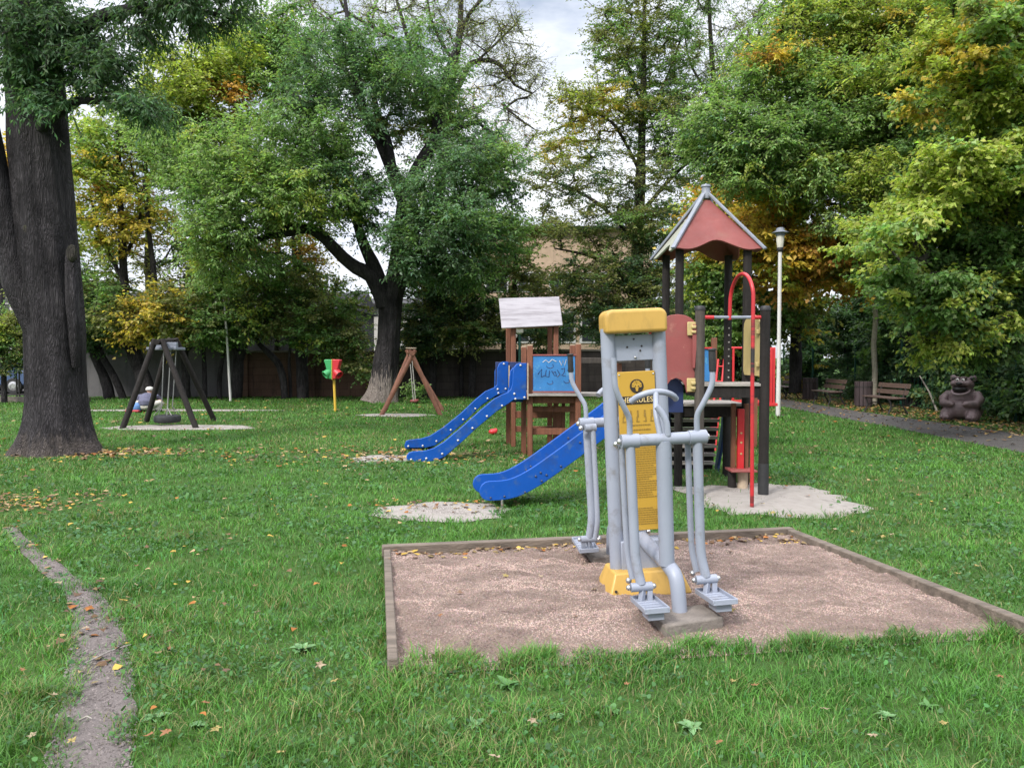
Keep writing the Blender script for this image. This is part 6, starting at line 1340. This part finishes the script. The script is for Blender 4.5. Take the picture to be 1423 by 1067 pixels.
# big ash beyond the fence, bright green
BG = [(G, 2), (LG, 3), (YG, .7)]
tree('ash_tree', 'broad bright green ash beyond the fence above the benches', (X(1265, 24), 24, 0),
     [(1268, 570, 24, .36), (1268, 480, 24, .34), (1270, 380, 24, .32), (1275, 280, 24, .28), (1278, 180, 24, .24), (1282, 90, 24, .18), (1290, -20, 24, .1)],
     [[(1272, 270, 24, .15), (1235, 225, 23, .12), (1200, 208, 22.4, .1), (1150, 210, 22, .08), (1100, 205, 21.7, .06), (1050, 190, 21.4, .03)], [(1273, 290, 24, .12), (1250, 195, 23.2, .1), (1220, 188, 22.6, .08), (1140, 178, 22, .05), (1090, 172, 21.6, .02)], [(1278, 170, 24, .12), (1225, 90, 23, .08), (1170, 50, 22.5, .05), (1080, 20, 22, .02)], [(1270, 350, 24, .12), (1210, 300, 23, .07), (1140, 280, 22.4, .04)], [(1280, 130, 24, .1), (1340, 60, 24, .06)], [(1200, 208, 22.4, .05), (1180, 160, 22.2, .04), (1150, 120, 22.1, .02)], [(1285, 190, 24.4, .13), (1290, 100, 24.4, .11), (1300, 0, 24.4, .08)], [(1318, 570, 25, .3), (1320, 400, 25, .28), (1322, 200, 25, .22), (1326, 60, 25, .12)]],
     boughs([(1035, 120), (985, 165), (972, 195), (1000, 215), (1030, 245), (1060, 180), (1110, 150)], 1260, .02, 20.6, 22.6, [(G, 2), (LG, 3), (BL_, 1)], rx=44, rz=15, ry=1.0, n=20, step=46, seed=7)
     + boughs([(1050, 262), (1095, 250), (1130, 282), (1150, 230), (1190, 300)], 1290, -.08, 21, 23, [(LG, 3), (YG, 1.5), (G, 1)], rx=44, rz=15, ry=1.0, n=18, step=46, seed=8)
     + boughs([(1060, 75), (1075, 100), (1110, 60), (1150, 110), (1130, 25)], 1320, -.12, 21, 23, [(YG, 3), (LG, 1), (YL, .8)], rx=46, rz=16, ry=1.0, n=20, step=46, seed=9)
     + [(1075, 75, 21, 22, 6, .6, 7, [(OR, 1), (YL2, 2)]), (1300, 45, 21.5, 36, 14, .8, 22, [(YL2, 3), (YG, 1)]), (1240, 60, 23.5, 60, 60, 2, 46, [(YG, 2), (YL, .6), (LG, 2)]), (1240, 280, 23.8, 50, 50, 2, 30, [(OL, 1), (G, 2), (YG, 1)]), (1090, 30, 22.2, 60, 35, 1.8, 24, [(G, 2), (LG, 1), (YG, 1)]), (1240, 160, 25, 70, 70, 2, 50, [(G, 2), (OL, 1)]), (1150, 200, 25, 90, 60, 1.6, 50, [(G, 2), (OL, 1)]), (1340, 120, 24.8, 70, 80, 2, 90, [(G, 2), (OL, 1), (DK, 1)]), (1230, 250, 20.5, 70, 60, 1.2, 60, [(G, 2), (YG, 2), (LG, 1)]), (1290, 190, 20.5, 60, 60, 1.2, 60, [(G, 2), (YG, 2), (LG, 1)]), (1260, 110, 20.8, 60, 60, 1.2, 56, [(YG, 3), (LG, 2)]), (1340, 40, 20.5, 60, 50, 1.2, 40, [(YG, 3), (YL, .6), (LG, 1)]), (1240, 330, 21, 60, 40, 1.2, 44, [(OL, 2), (G, 2), (YG, 1)]), (1250, -50, 24, 200, 60, 4, 100, BG)],
     L=.125, Wd=.055, twigs=7, per=13, twl=.7, seed=33, flat=.65, droop=.3, bark=M_bark)
# near maple reaching in from the right
NM = [(YG, 3.5), (LG, 2), (G, .5), (YL, .5)]; ND = [(G, 2), (DK, 2), (OL, 1)]
tree('maple_tree', 'yellow green maple whose layered boughs reach in from the right edge', (13.3, 15.3, 0),
     [(13.3, 15.3, -.05, .32), (13.3, 15.3, 1.5, .29), (13.25, 15.3, 3.2, .26), (13.2, 15.2, 5.0, .22), (13.2, 15.1, 7.0, .16), (13.2, 15, 9.5, .08)],
     [[(13.25, 15.3, 3.4, .12), (11.8, 14.8, 4.3, .1), (10.3, 14.4, 4.6, .08), (8.6, 14.2, 4.4, .05), (7.3, 14.0, 3.9, .02)], [(13.2, 15.2, 4.6, .12), (11.6, 14.6, 5.8, .09), (9.8, 14.3, 6.2, .06), (8.2, 14.2, 6.2, .03)], [(13.25, 15.3, 2.6, .1), (12.0, 14.8, 3.0, .08), (10.4, 14.4, 3.2, .05), (9.0, 14.2, 2.9, .02)], [(13.2, 15.1, 6, .1), (11.5, 14.2, 7.2, .07), (9.8, 13.8, 7.6, .04)], [(13.2, 15.2, 4.2, .1), (11.6, 13.2, 4.9, .07), (9.8, 11.8, 4.9, .04)], [(13.2, 15.1, 5.4, .09), (11.4, 13, 6.3, .06), (9.6, 11.6, 6.4, .03)]],
     boughs([(1405, 75), (1392, 120), (1372, 150), (1345, 195), (1325, 222), (1295, 240), (1270, 272), (1245, 300), (1215, 318), (1208, 345)], 1500, -.30, 12.6, 15.0, NM, seed=5)
     + boughs([(1222, 372), (1250, 402), (1276, 430), (1310, 470)], 1500, -.30, 13.2, 15.0, [(G, 2), (YG, 1.4), (DK, 1)], seed=15)
     + boughs([(1380, 20), (1330, 45), (1300, 80), (1350, 100), (1300, 130)], 1500, -.25, 13.6, 15.5, [(YG, 3), (YL, 1), (LG, 1)], seed=6, rz=14)
     + [(1310, 300, 15.2, 80, 45, .9, 44, ND), (1330, 380, 15.0, 80, 45, .9, 64, ND), (1400, 400, 14.8, 55, 55, .9, 54, ND), (1290, 430, 15.4, 55, 35, .9, 36, ND), (1390, 230, 15.0, 60, 60, .9, 40, ND), (1380, 480, 15, 60, 30, .9, 36, ND), (1400, 20, 12.6, 60, 40, 1, 24, [(YG, 2), (LG, 2), (OL, 1)]), (1470, 200, 13.4, 50, 160, 1.6, 90, NM), (1560, 100, 14.5, 120, 200, 2.2, 110, NM), (1350, -70, 14, 140, 60, 1.6, 70, NM)],
     L=.10, Wd=.072, twigs=7, per=11, twl=.42, seed=34, flat=.85, droop=.3, br=.007)
# shrubs and hedge trees along the fence
SH = [(DK, 3), (BL_, 1.5), (G, 1.5), (OL, .7)]
shr = [(13.0, 18.2, 3.6, 'dark shrub rising behind the bear statue', SH), (13.4, 15.6, 4.2, 'tall dark shrub at the right edge beyond the path', SH), (13.2, 20.6, 4.0, 'dark leafy shrub behind the fence between bear and leaning branch', SH), (13.3, 23.2, 4.2, 'green shrub behind the nearest bench', SH+[(LG, 1)]), (13.1, 26.0, 3.8, 'shrub behind the middle bench and dark bin', SH), (13.2, 29.2, 4.0, 'dark shrub behind the farthest bench', SH), (12.6, 32.6, 4.0, 'shrub with some yellow leaves just right of the lamp post', SH+[(YL, 1)]), (10.6, 35.0, 4.0, 'dark shrub closing the path end behind the lamp post', SH), (7.6, 33.5, 3.6, 'shrub behind the dark tower with yellow green leaves', [(G, 2), (DK, 2), (YG, 1)]), (14.8, 12.8, 4.5, 'tall shrub just outside the right picture edge', SH), (16.2, 19.5, 6.5, 'tall dark hedge tree behind the shrubs above the bear', SH), (16.0, 25.0, 6.5, 'tall dark hedge tree behind the shrubs above the benches', SH), (14.8, 31.0, 6.5, 'tall dark hedge tree behind the autumn maple', SH+[(YG, 1)]), (10.2, 38.5, 7.0, 'tall green tree closing the view beyond the red railing', SH+[(YG, 1), (LG, 1)])]
for i, (x, y, h, lb, pal) in enumerate(shr):
    q = np.random.default_rng(300+i); px, py = CX+F*x/y, HOR
    def pz(z): return HOR+(H-z)*F/y
    r = 1.35 if h < 5 else 1.9; rp = r/y*F; cl = []
    for k in range(5):
        z = h*(.14+.19*k); cl.append((px+q.normal(0, .18)*rp, pz(z), y+q.normal(0, .2), rp*(1.05-.08*k), h*.15/y*F, r*(.9-.06*k), int((44 if h < 5 else 52)*(1.2-.08*k)), pal))
    tree('shrub' if h < 5 else 'hedge_tree', lb, (x, y, 0), [(x, y, -.02, .07), (x+.05, y, h*.4, .05), (x, y, h*.8, .03)], [[(x-.25, y, -.02, .04), (x-.6, y-.1, h*.4, .03), (x-.7, y, h*.7, .015)], [(x+.2, y+.2, -.02, .04), (x+.5, y+.3, h*.35, .03), (x+.8, y+.2, h*.65, .015)]], cl, L=.15, Wd=.09, twigs=5, per=12, twl=.6, seed=40+i, flat=.6, droop=.3, cat='shrub' if h < 5 else 'tree', group='shrubs and hedge trees along the fence')
# clipped hedge tree and orange tree at the far left
tree('hedge_tree', 'rounded green hedge tree over the parked cars at the left edge', (X(5, 25.5), 25.5, 0), [(X(5, 25.5), 25.5, -.02, .1), (X(5, 25.5), 25.5, 1.6, .08), (X(5, 25.5), 25.5, 2.6, .05)], [], [(0, 485, 25.5, 48, 36, 1.0, 120, [(G, 2), (OL, 1), (DK, 1)]), (5, 455, 25.5, 40, 22, .9, 50, [(YG, 1), (OL, 1), (G, 1)])], L=.09, Wd=.05, twigs=6, per=14, twl=.35, seed=60, flat=.3)
tree('maple_tree', 'orange leaved tree glimpsed between the forked limb and the left trunk', (X(0, 36), 36, 0), [(0, 545, 36, .2), (2, 450, 36, .18), (0, 350, 36, .12), (5, 250, 36, .05)], [], [(5, 230, 36, 60, 40, 2, 60, [(OR2, 1.4), (YL2, 2), (YG, 1.6), (OL, .6)]), (15, 300, 36, 40, 40, 2, 24, [(OR, 1), (YL, 1), (OL, 1)]), (-20, 330, 36, 60, 60, 2, 50, [(YL, 1), (OL, 1)])], L=.2, Wd=.12, twigs=6, per=10, twl=.9, seed=61, flat=.6)
# small fern-like sprout on the left trunk and a sucker plant at the swing
tree('shrub', 'small green sucker shrub at the right foot of the central trunk', (X(577, 25), 25, 0), [(X(577, 25), 25, -.02, .02), (X(577, 25), 25, .5, .015), (X(577, 25), 25, .9, .008)], [], [(577, 545, 25, 16, 16, .35, 26, [(G, 2), (LG, 1), (DK, 1)])], L=.1, Wd=.05, twigs=4, per=8, twl=.25, seed=62, cat='shrub', br=.004)
print('LEAVES', tree.count)
# ================================================================== LIGHT
w = bpy.data.worlds.new('World'); S.world = w; w.use_nodes = True; nt = w.node_tree
bg = nt.nodes['Background']; SUN_EL, SUN_AZ = 42, 218
sky = N(nt, 'ShaderNodeTexSky'); sky.sky_type = 'NISHITA'; sky.sun_disc = False; sky.sun_elevation = math.radians(SUN_EL); sky.sun_rotation = math.radians(SUN_AZ); sky.air_density = 1; sky.dust_density = 2.5
tc = N(nt, 'ShaderNodeTexCoord'); mp = N(nt, 'ShaderNodeMapping'); mp.inputs['Scale'].default_value = (1, 1, 2.6); nt.links.new(tc.outputs['Generated'], mp.inputs['Vector'])
cn = noise(nt, mp.outputs[0], 2.6, 8, .55); cov = ramp(nt, cn, .30, .52)
n2 = noise(nt, mp.outputs[0], 4.5, 6, .6)
cloud = mixc(nt, ramp(nt, n2, .35, .7), (6.0, 6.4, 7.4), (8.2, 8.4, 8.7))
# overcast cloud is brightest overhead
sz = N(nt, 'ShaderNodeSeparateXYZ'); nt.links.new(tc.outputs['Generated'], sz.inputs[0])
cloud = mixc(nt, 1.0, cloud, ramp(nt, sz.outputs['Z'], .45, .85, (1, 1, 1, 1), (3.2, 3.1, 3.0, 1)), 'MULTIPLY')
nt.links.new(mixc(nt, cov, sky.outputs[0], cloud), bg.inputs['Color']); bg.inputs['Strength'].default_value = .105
sl = bpy.data.lights.new('sun', 'SUN'); sl.energy = 2.3; sl.angle = math.radians(10); sl.color = (1, .96, .9)
so = bpy.data.objects.new('sun', sl); COL.objects.link(so)
el, az = math.radians(SUN_EL), math.radians(SUN_AZ)
d = Vector((math.sin(az)*math.cos(el), math.cos(az)*math.cos(el), math.sin(el)))
so.rotation_euler = d.to_track_quat('Z', 'Y').to_euler()
S.view_settings.view_transform = 'Standard'; S.view_settings.look = 'None'; S.view_settings.exposure = .64; S.view_settings.gamma = 1
S.render.engine = 'CYCLES'; c = S.cycles; c.max_bounces = 6; c.diffuse_bounces = 3; c.glossy_bounces = 2; c.transmission_bounces = 3; c.transparent_max_bounces = 4; c.caustics_reflective = False; c.caustics_refractive = False
c.use_denoising = True; c.sample_clamp_indirect = 6
